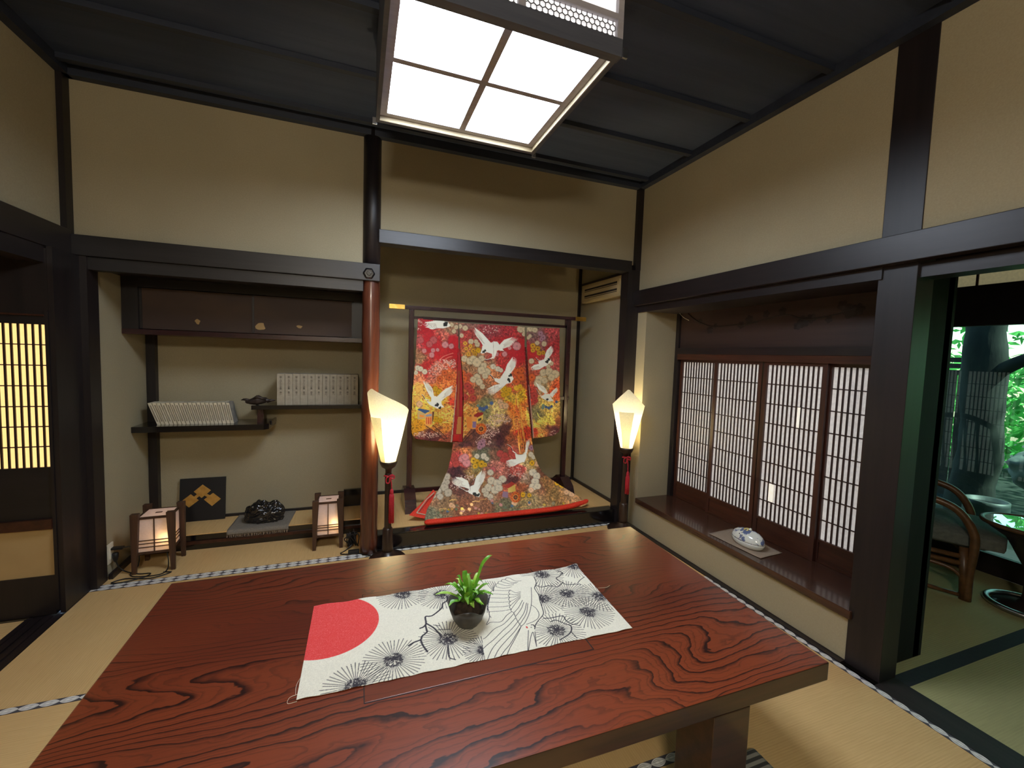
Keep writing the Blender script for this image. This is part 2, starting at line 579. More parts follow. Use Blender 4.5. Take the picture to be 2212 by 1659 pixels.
# floors
floor = struct('floor', box(-1.314, 1.996, -1.8, 2.80, -0.08, -0.032), M['beam_x'], 'straw mat floor of the main room with patterned white borders')
tatami(floor, -1.314, 0.12, 1.889, 2.763, 'x', 'ns')
tatami(floor, 0.12, 1.996, 1.889, 2.795, 'x', 'ns')
tatami(floor, 1.122, 1.996, 0.14, 1.889, 'y', 'ew')
tatami(floor, -1.314, -0.44, 0.14, 1.889, 'y', 'e')
tatami(floor, -0.44, 1.122, 0.14, 1.015, 'x', 's')
tatami(floor, -0.44, 1.122, 1.015, 1.889, 'x', 's')
tatami(floor, -1.314, 0.34, -1.8, 0.14, 'x', 'ns')
tatami(floor, 0.34, 1.996, -1.8, 0.14, 'x', 'ns')
floor_al = struct('floor', box(-1.30, 0.02, 2.763, 3.14, -0.08, -0.032), M['beam_x'], 'straw mat strip in front of the low step of the shelf alcove')
tatami(floor_al, -1.30, 0.03, 2.763, 3.14, 'x', 's')
floor_tk = struct('floor', box(0.11, 1.99, 2.86, 3.64, -0.05, 0.08), M['lacquer'], 'raised straw mat floor of the kimono alcove')
tatami(floor_tk, 0.11, 1.99, 2.885, 3.62, 'x', '', 0.112)
floor_eng = struct('floor', box(2.13, 3.86, -1.8, 3.6, -0.08, -0.032), M['beam_y'], 'greenish straw mat floor of the veranda room beyond the doorway')
tatami(floor_eng, 2.13, 3.82, 1.003, 1.90, 'x', 's', 0, M['tatami_green'], 0.03, M['border_black'])
tatami(floor_eng, 2.13, 3.82, 0.10, 1.003, 'x', 'n', 0, M['tatami_green'], 0.03, M['border_black'])
tatami(floor_eng, 2.13, 3.82, -1.8, 0.10, 'x', '', 0, M['tatami_green'])
tatami(floor_eng, 2.42, 3.82, 1.90, 3.6, 'y', '', 0, M['tatami_green'])
floor_l = struct('floor', box(-3.6, -1.45, -1.8, 2.9, -0.08, -0.032), M['beam_x'], 'straw mat floor of the room beyond the left opening')
tatami(floor_l, -2.4, -1.452, 0.78, 2.53, 'y', '')
tatami(floor_l, -2.4, -1.452, -0.97, 0.78, 'y', '')
tatami(floor_l, -3.6, -2.4, -0.97, 2.53, 'y', '')

# ceiling
ceiling = struct('ceiling', box(-1.5, 2.2, -1.9, 2.92, ZC + 0.012, ZC + 0.08), M['ceil_trim'], 'dark board ceiling with thin battens')
bys = [2.68 - 0.43 * k for k in range(11)]
edges_y = [2.80] + bys + [-1.9]
for a, b in zip(edges_y, edges_y[1:]):
    obj('ceiling_board', box(-1.42, 2.06, b + 0.001, a - 0.001, ZC, ZC + 0.012), M['ceil'], ceiling)
for y in bys:
    obj('batten', box(-1.42, 2.06, y - 0.016, y + 0.016, ZC - 0.024, ZC), M['ceil_trim'], ceiling)
struct('trim_1', box(-1.38, 2.03, 2.755, 2.80, 2.592, ZC), M['ceil_trim'])
struct('trim_2', box(1.985, 2.03, -1.8, 2.80, 2.592, ZC), M['ceil_trim'])
struct('trim_3', box(-1.40, -1.335, -1.8, 2.80, 2.592, ZC), M['ceil_trim'])

# upper walls
struct('wall_back', box(-1.36, 0.03, 2.80, 2.86, 1.70, ZC), M['plaster'], 'beige plaster wall above the shelf alcove')
struct('wall_back', box(0.11, 1.99, 2.80, 2.86, 2.03, ZC), M['plaster'], 'beige plaster wall above the kimono alcove')
struct('wall_right', box(2.03, 2.10, 1.156, 2.80, 1.74, ZC), M['plaster'], 'beige plaster wall above the lattice window')
struct('wall_right', box(2.03, 2.10, -1.8, 1.024, 1.74, ZC), M['plaster'], 'beige plaster wall above the veranda doorway')
struct('wall_left', box(-1.44, -1.378, -1.8, 2.80, 1.74, ZC), M['plaster'], 'beige plaster wall above the left opening')
struct('wall_front', box(-3.6, 3.9, -1.9, -1.8, -0.08, ZC), M['plaster'], 'plaster wall behind the viewer')

# posts and beams of the back wall
struct('trim_4', box(-1.398, -1.353, 2.745, 2.84, 1.80, 2.592), M['post'], 'slim dark corner post above the left lintel')
struct('trim_5', box(-1.355, -1.287, 2.752, 2.85, 0, 1.73), M['post'], 'dark post at the left end of the shelf alcove')
struct('trim_6', box(-1.336, -1.316, 2.556, 2.752, 0.0, 1.73), M['post'], 'dark door jamb beside the left opening')
np_ = struct('trim_7', box(-1.38, 0.118, 2.742, 2.80, 1.73, 1.832, bev=0.003), M['beam_x'], 'dark lintel beam above the shelf alcove')
# rosette cover on the lintel
bm = bmesh.new()
rx, rz = at(797, 591, 'y', 2.742)[0], at(797, 591, 'y', 2.742)[2]
prof = [(0.033, 0.0), (0.033, 0.005), (0.024, 0.009), (0.013, 0.009), (0.011, 0.014), (0.0, 0.015)]
for i in range(len(prof)):
    pass
rings = []
for r, h in prof[:-1]:
    rings.append([bm.verts.new((rx + r * (1 + 0.06 * math.cos(6 * t)) * math.cos(t), 2.742 - h, rz + r * (1 + 0.06 * math.cos(6 * t)) * math.sin(t))) for t in [2 * PI * k / 36 for k in range(36)]])
for A, B in zip(rings, rings[1:]):
    for k in range(36):
        bm.faces.new((A[k], A[(k + 1) % 36], B[(k + 1) % 36], B[k]))
bm.faces.new(rings[-1])
obj('nail_cover', bm, M['lacquer'], np_)
struct('trim_8', box(-1.36, 0.022, 2.765, 2.83, 1.667, 1.73), M['beam_x'], 'dark under-lintel above the shelf alcove')
# round polished alcove pillar
bm = bmesh.new()
prof = []
for k in range(30):
    z = 1.78 * k / 29
    prof.append((0.0525 + 0.0012 * math.sin(k * 1.7) + 0.001 * math.sin(k * 0.6), z))
lathe(prof, 0.0705, 2.806, 32, bm)
struct('trim_9', bm, M['red_pillar'], 'round polished reddish log pillar between the two alcoves', smooth=True)
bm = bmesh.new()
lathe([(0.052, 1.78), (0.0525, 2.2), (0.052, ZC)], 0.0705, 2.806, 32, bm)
struct('trim_29', bm, M['post'], 'dark upper length of the pillar between the two alcoves', smooth=True)  # same log; its cooler, weaker light is put into this darker colour
struct('trim_10', box(0.11, 1.95, 2.762, 2.86, 1.968, 2.05, bev=0.003), M['beam_x'], 'dark beam over the kimono alcove')
struct('trim_11', box(1.925, 2.03, 2.768, 2.86, 0, 1.985), M['post'], 'dark square post at the right end of the kimono alcove')
struct('trim_12', box(1.985, 2.036, 2.765, 2.86, 1.985, 2.592), M['post'])
struct('trim_13', box(0.115, 1.93, 2.797, 2.888, 0, 0.108, bev=0.006), M['lacquer'], 'black lacquered sill beam of the kimono alcove')

# right wall timbers
struct('trim_14', box(1.985, 2.04, -1.8, 2.80, 1.715, 1.826, bev=0.003), M['beam_y'], 'long dark rail along the right wall')
struct('trim_15', box(2.018, 2.11, 1.14, 2.77, 1.664, 1.713), M['beam_y'], 'dark lintel above the lattice window bay')
struct('trim_16', box(2.04, 2.14, -1.8, 1.05, 1.655, 1.71), M['beam_y'], 'dark lintel of the veranda doorway')
struct('trim_17', box(2.026, 2.135, 1.024, 1.156, 0, ZC, bev=0.002), M['post'], 'thick dark square post between window bay and veranda doorway')
struct('trim_18', box(1.997, 2.13, -1.8, 1.024, -0.04, 0.002), M['threshold'], 'dark wooden threshold of the veranda doorway')
struct('baseboard_right', box(1.997, 2.03, 1.156, 2.768, -0.04, 0.006), M['beam_y'], 'dark floor strip below the window bay')
# left threshold with two grooves
lt = struct('trim_19', box(-1.45, -1.314, -1.8, 2.752, -0.05, -0.004), M['beam_y'], 'dark grooved threshold of the left opening')
for x in (-1.449, -1.413, -1.378, -1.338):
    obj('rib', box(x, x + 0.022, -1.8, 2.54, -0.004, 0.002), M['beam_y'], lt)
struct('trim_20', box(-1.40, -1.338, -1.8, 2.745, 1.73, 1.85, bev=0.003), M['beam_y'], 'dark rail above the left opening')
struct('trim_21', box(-1.44, -1.345, -1.8, 2.60, 1.655, 1.73), M['beam_y'], 'dark lintel of the left opening')

# ------------------------------------------------------------- shelf alcove shell
struct('wall_alcove_left', box(-1.37, -1.30, 2.85, 3.50, -0.05, 1.72), M['plaster'], 'plaster side wall of the shelf alcove')
struct('wall_alcove_back', box(-1.30, 0.03, 3.43, 3.50, -0.05, 1.72), M['plaster'], 'plaster back wall of the shelf alcove')
struct('wall_partition', box(0.035, 0.108, 2.862, 3.68, -0.05, ZC), M['plaster'], 'plaster partition behind the round pillar')
struct('ceiling', box(-1.30, 0.035, 2.832, 3.43, 1.69, 1.73), M['beam_x'], 'dark board roof of the shelf alcove')
struct('baseboard_alcove', box(-1.285, -1.265, 2.853, 3.13, -0.03, 0.03), M['beam_y'])
struct('trim_22', box(-1.298, -1.25, 3.385, 3.43, 0.10, 1.69), M['post'], 'dark corner post behind the staggered shelves')
st = struct('trim_23', box(-1.298, 0.034, 3.142, 3.428, -0.03, 0.034), M['lacquer'], 'low black step in the shelf alcove')
obj('edge_strip', box(-1.298, 0.034, 3.136, 3.20, 0.034, 0.055), M['brown_y'], st)
obj('dark_edge', box(-1.298, 0.034, 3.146, 3.428, 0.055, 0.094), M['lacquer'], st)
obj('mat', box(-1.298, 0.034, 3.140, 3.428, 0.094, 0.101), M['tatami_x'], st)
struct('baseboard_back', box(-1.25, 0.034, 3.415, 3.43, 0.101, 0.118), M['beam_x'])
struct('trim_24', box(-0.10, 0.03, 3.405, 3.43, 0.118, 0.235), M['lacquer'], 'dark board panel in the corner of the shelf alcove')

# ------------------------------------------------------------- kimono alcove shell
struct('wall_alcove_back', box(0.108, 2.06, 3.62, 3.69, 0.0, ZC), M['plaster'], 'plaster back wall of the kimono alcove')
struct('wall_alcove_right', box(1.988, 2.06, 2.862, 3.62, 0.0, ZC), M['plaster'], 'plaster side wall of the kimono alcove')
struct('ceiling', box(0.108, 1.988, 2.862, 3.62, 2.36, 2.40), M['beam_x'], 'dark board roof of the kimono alcove')
struct('baseboard_back', box(0.11, 1.97, 3.604, 3.62, 0.112, 0.135), M['beam_x'])
struct('baseboard_side', box(1.972, 1.988, 2.90, 3.604, 0.112, 0.135), M['beam_y'])
struct('trim_25', box(1.962, 1.986, 3.598, 3.618, 0.135, 2.36), M['post'])

# ------------------------------------------------------------- window bay
struct('wall_bay', box(2.03, 2.36, 2.662, 2.766, 0.008, 1.70), M['plaster'], 'plaster side of the window bay behind the right floor lamp')
struct('wall_bay_low', box(2.03, 2.36, 1.14, 2.662, 0.008, 0.203), M['plaster'], 'plaster strip below the window sill')
sill = struct('trim_26', box(2.012, 2.375, 1.142, 2.66, 0.203, 0.240, bev=0.003), M['sill'], 'polished dark brown window sill board')
struct('trim_27', box(2.03, 2.42, 1.10, 2.70, 1.665, 1.71), M['beam_y'])
struct('trim_28', box(2.31, 2.37, 2.625, 2.66, 0.240, 1.665), M['post'], 'dark upright at the far end of the lattice window')
struct('wall_bay_end', box(2.136, 2.40, 1.078, 1.14, 0.0, 1.72), M['end_board'], 'dark boarded end of the window bay towards the veranda')
struct('wall_bay_end', box(2.36, 2.42, 1.078, 1.16, 0.0, 1.72), M['end_board'])
struct('wall_bay_outer', box(2.365, 2.40, 1.16, 3.6, 0.0, 0.238), M['post'])
struct('wall_bay_outer', box(2.365, 2.40, 2.66, 3.6, 0.238, 2.3), M['post'])
struct('wall_bay_outer', box(2.365, 2.40, 1.16, 2.66, 1.66, 2.3), M['post'])

win = struct('window_1', None, None, 'lattice paper window above the wide sill')
def shoji_panel(parent, Y0, Y1, X, z0, zp0, zp1, z1, ncol, zs, paper, stile=0.024, patches=()):
    """a sliding paper panel in the plane x = X, seen from -x"""
    p = bpy.data.objects.new('shoji_panel', None)
    C.objects.link(p)
    p.parent = parent
    t = 0.022
    obj('stile', box(X, X + t, Y0, Y0 + stile, z0, z1), M['brown'], p)
    obj('stile', box(X, X + t, Y1 - stile, Y1, z0, z1), M['brown'], p)
    obj('rail', box(X, X + t, Y0 + stile, Y1 - stile, z1 - (z1 - zp1), z1), M['brown_y'], p)
    obj('rail', box(X, X + t, Y0 + stile, Y1 - stile, zp0 - 0.016, zp0), M['brown_y'], p)
    obj('rail', box(X, X + t, Y0 + stile, Y1 - stile, z0, z0 + 0.014), M['brown_y'], p)
    obj('kick_board', box(X + 0.006, X + 0.014, Y0 + stile, Y1 - stile, z0 + 0.014, zp0 - 0.016), M['brown_y'], p)
    obj('paper', box(X + 0.014, X + 0.016, Y0 + stile, Y1 - stile, zp0, zp1), paper, p)
    a, b = Y0 + stile, Y1 - stile
    for k in range(1, ncol):
        y = a + (b - a) * k / ncol
        obj('lattice_bar', box(X + 0.008, X + 0.020, y - 0.0040, y + 0.0040, zp0, zp1), M['lattice'], p)
    for z in zs:
        obj('lattice_bar', box(X + 0.009, X + 0.0195, a, b, z - 0.0028, z + 0.0028), M['lattice'], p)
    for y0, y1, za, zb in patches:
        obj('paper_patch', box(X + 0.0065, X + 0.0078, y0, y1, za, zb), M['patch_paper'], p)
    return p
zs = [0.472 + 0.1183 * k for k in range(7)]
for (Y0, Y1, X, pt) in ((2.262, 2.628, 2.342, ()), (1.900, 2.272, 2.318, ()), (1.518, 1.892, 2.318, ((1.776, 1.806, 0.478, 0.586), (1.652, 1.668, 0.948, 1.064))), (1.150, 1.535, 2.342, ())):
    shoji_panel(win, Y0, Y1, X, 0.241, 0.366, 1.296, 1.314, 12, zs, M['shoji_back'], 0.026, pt)
obj('window_head', box(2.305, 2.372, 1.14, 2.625, 1.314, 1.356), M['brown_y'], win)
obj('window_head', box(2.300, 2.372, 1.14, 2.625, 1.356, 1.402), M['beam_y'], win)
# carved panel over the window: plum sprays cut into a board
cp = obj('carved_panel', box(2.326, 2.348, 1.14, 2.625, 1.402, 1.665), M['carved'], win)
def blossom(u, v, r, k):
    P = at(u, v, 'x', 2.324)
    bm = bmesh.new()
    c = bm.verts.new((2.3225, P[1], P[2]))
    ring = []
    for i in range(40):
        t = 2 * PI * i / 40
        rr = r * (0.72 + 0.28 * abs(math.cos(2.5 * t + k)))
        ring.append(bm.verts.new((2.3255, P[1] + rr * math.cos(t), P[2] + rr * math.sin(t))))
    for i in range(40):
        bm.faces.new((c, ring[i], ring[(i + 1) % 40]))
    obj('carved_blossom', bm, M['carved_dark'], cp)
for k, (u, v, r) in enumerate(((1836, 672, .04), (1820, 660, .028), (1855, 668, .03), (1735, 695, .036), (1752, 688, .028), (1722, 704, .024), (1618, 690, .03), (1600, 702, .026), (1655, 678, .024), (1533, 712, .03), (1545, 704, .02), (1512, 694, .022), (1690, 672, .026), (1790, 690, .02))):
    blossom(u, v, r, k)
def carved_stem(pts):
    P = [at(u, v, 'x', 2.324) for u, v in pts]
    obj('carved_stem', tube(spline([(2.325, p[1], p[2]) for p in P], 5), 0.004, 5), M['carved_dark'], cp)
carved_stem([(1486, 678), (1500, 690), (1520, 700), (1546, 706), (1600, 700)])
carved_stem([(1600, 705), (1650, 690), (1700, 680), (1740, 690), (1800, 680), (1850, 665)])

# ------------------------------------------------------------- veranda
struct('ceiling', box(2.10, 4.5, -1.9, 3.6, 2.30, 2.36), M['beam_y'], 'dark veranda ceiling')
struct('wall_veranda_end', box(2.36, 3.92, 3.56, 3.62, -0.1, 2.36), M['post'])
XW = 3.85
w2 = struct('window_2', None, None, 'large glass window of the veranda facing the garden')
Yg = at(2052, 705, 'x', XW)[1] + 0.055
zt = at(2120, 704, 'x', XW)[2]
obj('bottom_rail', box(XW - 0.03, XW + 0.03, -1.8, 3.56, 0.0, 0.115), M['beam_y'], w2)
obj('sill_top', box(XW - 0.03, XW + 0.20, -1.8, 3.56, 0.115, 0.13), M['beam_y'], w2)
obj('stile', box(XW - 0.025, XW + 0.025, Yg, Yg + 0.035, 0.13, zt), M['post'], w2)
obj('top_rail', box(XW - 0.03, XW + 0.03, -1.8, 3.56, zt, 1.862), M['beam_y'], w2)
obj('glass_pane', box(XW - 0.002, XW + 0.002, -1.8, Yg, 0.13, zt), M['glass'], w2)
obj('glass_pane', box(XW - 0.002, XW + 0.002, Yg + 0.035, 3.56, 0.13, zt), M['glass'], w2)
obj('transom_paper', box(XW - 0.004, XW, -1.8, 1.765, 1.862, 1.985), M['transom_paper'], w2)
obj('transom_bar', box(XW - 0.012, XW - 0.004, -1.8, 1.765, 1.945, 1.951), M['brown_y'], w2)
for k in range(6):
    y = at(2113, 605, 'x', XW)[1] - 0.36 * k
    obj('transom_bar', box(XW - 0.012, XW - 0.004, y - 0.006, y + 0.006, 1.862, 1.985), M['brown_y'], w2)
obj('transom_frame', box(XW - 0.03, XW + 0.03, -1.8, 3.56, 1.985, 2.30), M['beam_y'], w2)
obj('transom_frame', box(XW - 0.03, XW + 0.03, 1.765, 3.56, 1.862, 1.985), M['beam_y'], w2)
struct('wall_veranda_front', box(2.1, 3.95, -1.86, -1.80, -0.1, 2.36), M['post'])

# ------------------------------------------------------------- room beyond the left opening
struct('ceiling', box(-3.7, -1.43, -1.9, 2.95, 2.30, 2.36), M['beam_y'], 'dark ceiling of the left room')
struct('wall_left_far', box(-3.7, -3.6, -1.9, 2.95, -0.1, 2.36), M['plaster'])
struct('wall_left_back', box(-3.6, -1.425, 2.60, 2.66, -0.05, 2.36), M['plaster'], 'plaster wall behind the glowing lattice door')
YD = 2.552
d1 = struct('door_1', None, None, 'lattice paper door glowing warm yellow at the left edge')
xd0, xd1 = -2.20, -1.337
obj('stile', box(xd0, xd0 + 0.03, YD, YD + 0.03, 0.02, 1.40), M['post'], d1)
obj('stile', box(xd1 - 0.012, xd1, YD - 0.002, YD + 0.03, 0.02, 1.44), M['post'], d1)
obj('rail', box(xd0, xd1 - 0.012, YD, YD + 0.03, 1.374, 1.412), M['beam_x'], d1)
obj('head_strip', box(xd0, xd1 - 0.012, YD - 0.006, YD + 0.03, 1.412, 1.42), M['brown_y'], d1)
obj('head_board', box(-3.6, xd1, YD + 0.004, YD + 0.036, 1.42, 1.72), M['post'], d1)
obj('middle_board', box(xd0, xd1 - 0.012, YD + 0.004, YD + 0.03, 0.464, 0.712), M['beam_x'], d1)
obj('rail', box(xd0, xd1 - 0.012, YD - 0.012, YD + 0.03, 0.420, 0.466), M['brown_y'], d1)
obj('lower_panel', box(xd0, xd1 - 0.012, YD + 0.008, YD + 0.02, 0.19, 0.42), M['cream_panel'], d1)
obj('rail', box(xd0, xd1 - 0.012, YD, YD + 0.03, 0.0, 0.19), M['post'], d1)
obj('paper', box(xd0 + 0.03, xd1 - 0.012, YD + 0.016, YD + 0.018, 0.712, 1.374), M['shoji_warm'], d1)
px = [at(u, 860, 'y', YD)[0] for u in (9, 26, 42, 58, 74, 89, 104)]
step = (px[-1] - px[0]) / 6
for k in range(-26, 7):
    x = px[0] + step * k
    if x > xd0 + 0.03:
        obj('lattice_bar', box(x - 0.0038, x + 0.0038, YD + 0.010, YD + 0.016, 0.712, 1.374), M['lattice'], d1)
for v in (744, 789, 834, 879, 923, 967):
    z = at(60, v, 'y', YD)[2]
    obj('lattice_bar', box(xd0 + 0.03, xd1 - 0.012, YD + 0.011, YD + 0.0158, z - 0.0022, z + 0.0025), M['lattice'], d1)
# =================================================================== painting on cloth
class Canvas:
    def __init__(s, w_, h_, col):
        s.w, s.h = w_, h_
        s.a = np.zeros((h_, w_, 3)) + np.asarray(col, float)
    def _bb(s, x0, y0, x1, y1):
        return max(0, int(x0)), max(0, int(y0)), min(s.w, int(x1) + 2), min(s.h, int(y1) + 2)
    def _blend(s, x0, y0, x1, y1, mask, col, alpha=1.0):
        m_ = (mask * alpha)[..., None]
        s.a[y0:y1, x0:x1] = s.a[y0:y1, x0:x1] * (1 - m_) + np.asarray(col, float) * m_
    def poly(s, pts, col, alpha=1.0):
        p = np.asarray(pts, float)
        x0, y0, x1, y1 = s._bb(p[:, 0].min(), p[:, 1].min(), p[:, 0].max(), p[:, 1].max())
        if x1 <= x0 or y1 <= y0:
            return
        X, Y = np.meshgrid(np.arange(x0, x1) + 0.5, np.arange(y0, y1) + 0.5)
        ins = np.zeros(X.shape, bool)
        for (ax, ay), (bx, by) in zip(p, np.roll(p, -1, 0)):
            if ay != by:
                c = ((ay > Y) != (by > Y)) & (X < (bx - ax) * (Y - ay) / (by - ay) + ax)
                ins ^= c
        s._blend(x0, y0, x1, y1, ins.astype(float), col, alpha)
    def disc(s, x, y, rx, col, alpha=1.0, ry=None, soft=1.0):
        ry = ry or rx
        x0, y0, x1, y1 = s._bb(x - rx - 2, y - ry - 2, x + rx + 2, y + ry + 2)
        if x1 <= x0 or y1 <= y0:
            return
        X, Y = np.meshgrid(np.arange(x0, x1) + 0.5, np.arange(y0, y1) + 0.5)
        d = np.sqrt(((X - x) / rx) ** 2 + ((Y - y) / ry) ** 2)
        s._blend(x0, y0, x1, y1, np.clip((1 - d) * min(rx, ry) / soft, 0, 1), col, alpha)
    def line(s, pts, wd, col, alpha=1.0):
        wd2 = wd if hasattr(wd, '__len__') else [wd] * len(pts)
        for i in range(len(pts) - 1):
            (ax, ay), (bx, by) = pts[i][:2], pts[i + 1][:2]
            wm = max(wd2[i], wd2[i + 1]) / 2 + 1
            x0, y0, x1, y1 = s._bb(min(ax, bx) - wm, min(ay, by) - wm, max(ax, bx) + wm, max(ay, by) + wm)
            if x1 <= x0 or y1 <= y0:
                continue
            X, Y = np.meshgrid(np.arange(x0, x1) + 0.5, np.arange(y0, y1) + 0.5)
            L = (bx - ax) ** 2 + (by - ay) ** 2 + 1e-9
            t = np.clip(((X - ax) * (bx - ax) + (Y - ay) * (by - ay)) / L, 0, 1)
            d = np.hypot(X - ax - t * (bx - ax), Y - ay - t * (by - ay))
            h = (wd2[i] * (1 - t) + wd2[i + 1] * t) / 2
            s._blend(x0, y0, x1, y1, np.clip(h - d + 0.5, 0, 1), col, alpha)
    def sample(s, x, y):
        xi = np.clip(x, 0, s.w - 1.001)
        yi = np.clip(y, 0, s.h - 1.001)
        i, j = xi.astype(int), yi.astype(int)
        fx, fy = (xi - i)[..., None], (yi - j)[..., None]
        i1, j1 = np.minimum(i + 1, s.w - 1), np.minimum(j + 1, s.h - 1)
        return (s.a[j, i] * (1 - fx) + s.a[j, i1] * fx) * (1 - fy) + (s.a[j1, i] * (1 - fx) + s.a[j1, i1] * fx) * fy

def grid_mesh(name, P, rgb, m, keep=None, extra=None, parent=None, thick=0.0):
    """P: (h, w, 3) points; rgb: (h, w, 3) sRGB 0-255 colours -> mesh with a colour attribute"""
    h, w_ = P.shape[:2]
    idx = np.arange(h * w_).reshape(h, w_)
    q = np.stack([idx[:-1, :-1], idx[:-1, 1:], idx[1:, 1:], idx[1:, :-1]], -1).reshape(-1, 4)
    if keep is not None:
        k = keep.reshape(-1)
        q = q[k[q].all(1)]
    used = np.unique(q)
    remap = -np.ones(h * w_, int)
    remap[used] = np.arange(len(used))
    q = remap[q]
    V = P.reshape(-1, 3)[used]
    me = bpy.data.meshes.new(name)
    me.vertices.add(len(V))
    me.vertices.foreach_set('co', V.ravel().astype(np.float32))
    me.loops.add(q.size)
    me.loops.foreach_set('vertex_index', q.ravel().astype(np.int32))
    me.polygons.add(len(q))
    me.polygons.foreach_set('loop_start', np.arange(0, q.size, 4, dtype=np.int32))
    me.update(calc_edges=True)
    me.polygons.foreach_set('use_smooth', np.ones(len(q), bool))
    col = np.ones((len(V), 4), np.float32)
    col[:, :3] = lin(rgb.reshape(-1, 3)[used])
    a = me.color_attributes.new('Col', 'FLOAT_COLOR', 'POINT')
    a.data.foreach_set('color', col.ravel())
    if extra is not None:
        e = me.attributes.new('Metal', 'FLOAT', 'POINT')
        e.data.foreach_set('value', extra.reshape(-1)[used].astype(np.float32))
    me.materials.append(m)
    o = obj(name, me, None, parent)
    if thick:
        md = o.modifiers.new('thickness', 'SOLIDIFY')
        md.thickness = thick
        md.offset = -1
    return o

# =================================================================== the table
ZT = 0.45
bl, br, fr = (at(u, v, 'z', ZT)[:2] for u, v in ((370, 1260), (1362, 1137), (1791.5, 1431)))
l2, f2 = at(60, 1659, 'z', ZT)[:2], at(1100, 1646, 'z', ZT)[:2]
def isect(a, b, c, d):
    A = np.array([b - a, c - d]).T
    s_ = np.linalg.solve(A, c - a)
    return a + s_[0] * (b - a)
fl = isect(bl, l2, fr, f2)
table = thing('low_table', 'large red brown lacquered wooden table with bold dark grain', 'table', (0.34, 1.26, 0))
bm = prism([tuple(fl), tuple(fr), tuple(br), tuple(bl)], ZT - 0.054, ZT)
bmesh.ops.bevel(bm, geom=[e for e in bm.edges], offset=0.003, segments=2, affect='EDGES', profile=0.6)
top = obj('table_top', bm, M['table'], table)
top.data.materials.append(M['table_side'])
for p in top.data.polygons:
    if p.normal.z < 0.5:
        p.material_index = 1
for (x, y) in ((0.858, fr[1] + 0.002), (-0.35, fr[1] + 0.002), (0.858, 1.62), (-0.35, 1.62)):
    obj('leg', box(x, x + 0.125, y, y + 0.125, 0, ZT - 0.054, bev=0.003), M['table_side'], table)
ia, ib, ic = at(783, 1285, 'z', ZT), at(785, 1525, 'z', ZT), at(1280, 1400, 'z', ZT)
ix0, ix1, iy0, iy1 = ia[0], ic[0], 0.5 * (ib[1] + ic[1]), ia[1]
obj('inset_panel', box(ix0 + 0.002, ix1 - 0.002, iy0 + 0.002, iy1 - 0.002, ZT - 0.01, ZT + 0.0012, bev=0.0006), M['table_inset'], table)
obj('seam', box(ix0 - 0.001, ix0 + 0.0012, iy0, iy1, ZT - 0.003, ZT + 0.0004), M['seam'], table)
obj('seam', box(ix1 - 0.0012, ix1 + 0.002, iy0, iy1, ZT - 0.003, ZT + 0.0004), M['seam'], table)
obj('seam', box(ix0, ix1, iy0 - 0.001, iy0 + 0.0012, ZT - 0.003, ZT + 0.0004), M['seam'], table)
obj('seam', box(ix0, ix1, iy1 - 0.0012, iy1 + 0.001, ZT - 0.003, ZT + 0.0004), M['seam'], table)

# =================================================================== printed cloth runner
ZR = 0.4525
q = [at(u, v, 'z', ZR)[:2] for u, v in ((640, 1513), (1366, 1357), (1245, 1222), (678, 1310))]
RS = 1500.0
RX0, RY0 = -0.16, 1.045
def rp(u, v):
    p = at(u, v, 'z', ZR)
    return ((p[0] - RX0) * RS, (p[1] - RY0) * RS)
cv = Canvas(int(1.03 * RS), int(0.46 * RS), (226, 220, 200))
nrng = np.random.default_rng(5)
fineN = nrng.normal(0, 1, (cv.h, cv.w, 1))
soft = (fineN + np.roll(fineN, 1, 0) + np.roll(fineN, 1, 1) + np.roll(fineN, 2, 0) + np.roll(fineN, 2, 1)) / 2.2
cv.a += soft * 6
INK = (46, 42, 50)
# red sun, clipped by the cloth's edges
sp_ = np.array([rp(620 + x / 6.38, 1280 + y / 6.38) for x, y in ((1080, 120), (1220, 230), (1268, 350), (1225, 510), (1080, 660), (850, 810), (640, 890), (420, 924))])
A_ = np.c_[2 * sp_, np.ones(len(sp_))]
sol = np.linalg.lstsq(A_, (sp_ ** 2).sum(1), rcond=None)[0]
sr = math.sqrt(sol[2] + sol[0] ** 2 + sol[1] ** 2)
before = cv.a.copy()
cv.disc(sol[0], sol[1], sr, (214, 44, 44))
msk = np.abs(cv.a - before).sum(2, keepdims=True) > 30
cv.a += msk * np.abs(soft) * np.array([8, 30, 28])
BA = lambda x, y: rp(880 + x / 6.913, 1220 + y / 6.913)
CA = lambda x, y: rp(1130 + x / 7.541, 1200 + y / 7.541)
def burst(c, R, n=44, inner=0.24, a0=0, a1=2 * PI):
    R *= RS
    for k in range(n):
        t = a0 + (a1 - a0) * (k + 0.3 * rnd.random()) / n
        r1 = R * (0.94 + 0.1 * rnd.random())
        cv.line([(c[0] + inner * R * math.cos(t), c[1] + inner * R * math.sin(t)), (c[0] + r1 * math.cos(t), c[1] + r1 * math.sin(t))], [2.0, 2.9], INK)
    for k in range(190):
        t, r0 = rnd.random() * 2 * PI, R * 0.27 * rnd.random()
        t2 = t + rnd.uniform(-.5, .5)
        r2 = r0 + R * rnd.uniform(0.03, 0.12)
        cv.line([(c[0] + r0 * math.cos(t), c[1] + r0 * math.sin(t)), (c[0] + r2 * math.cos(t2), c[1] + r2 * math.sin(t2))], 2.8, INK, 0.9)
for c in ((850.4, 1425.8), (768.9, 1482), (968, 1381), (955, 1285), (870, 1284), (1171, 1241), (1225.5, 1282), (1270.6, 1322), (1203, 1361.8), (1237.4, 1224), (1296, 1288), (1171, 1293), (1052, 1300), (1046, 1404)):
    burst(rp(*c), 0.086 if c[0] not in (1052, 1046) else 0.06)
def rline(f, pts, wd, n=6):
    cv.line(spline([f(*p) for p in pts], n), wd, INK)
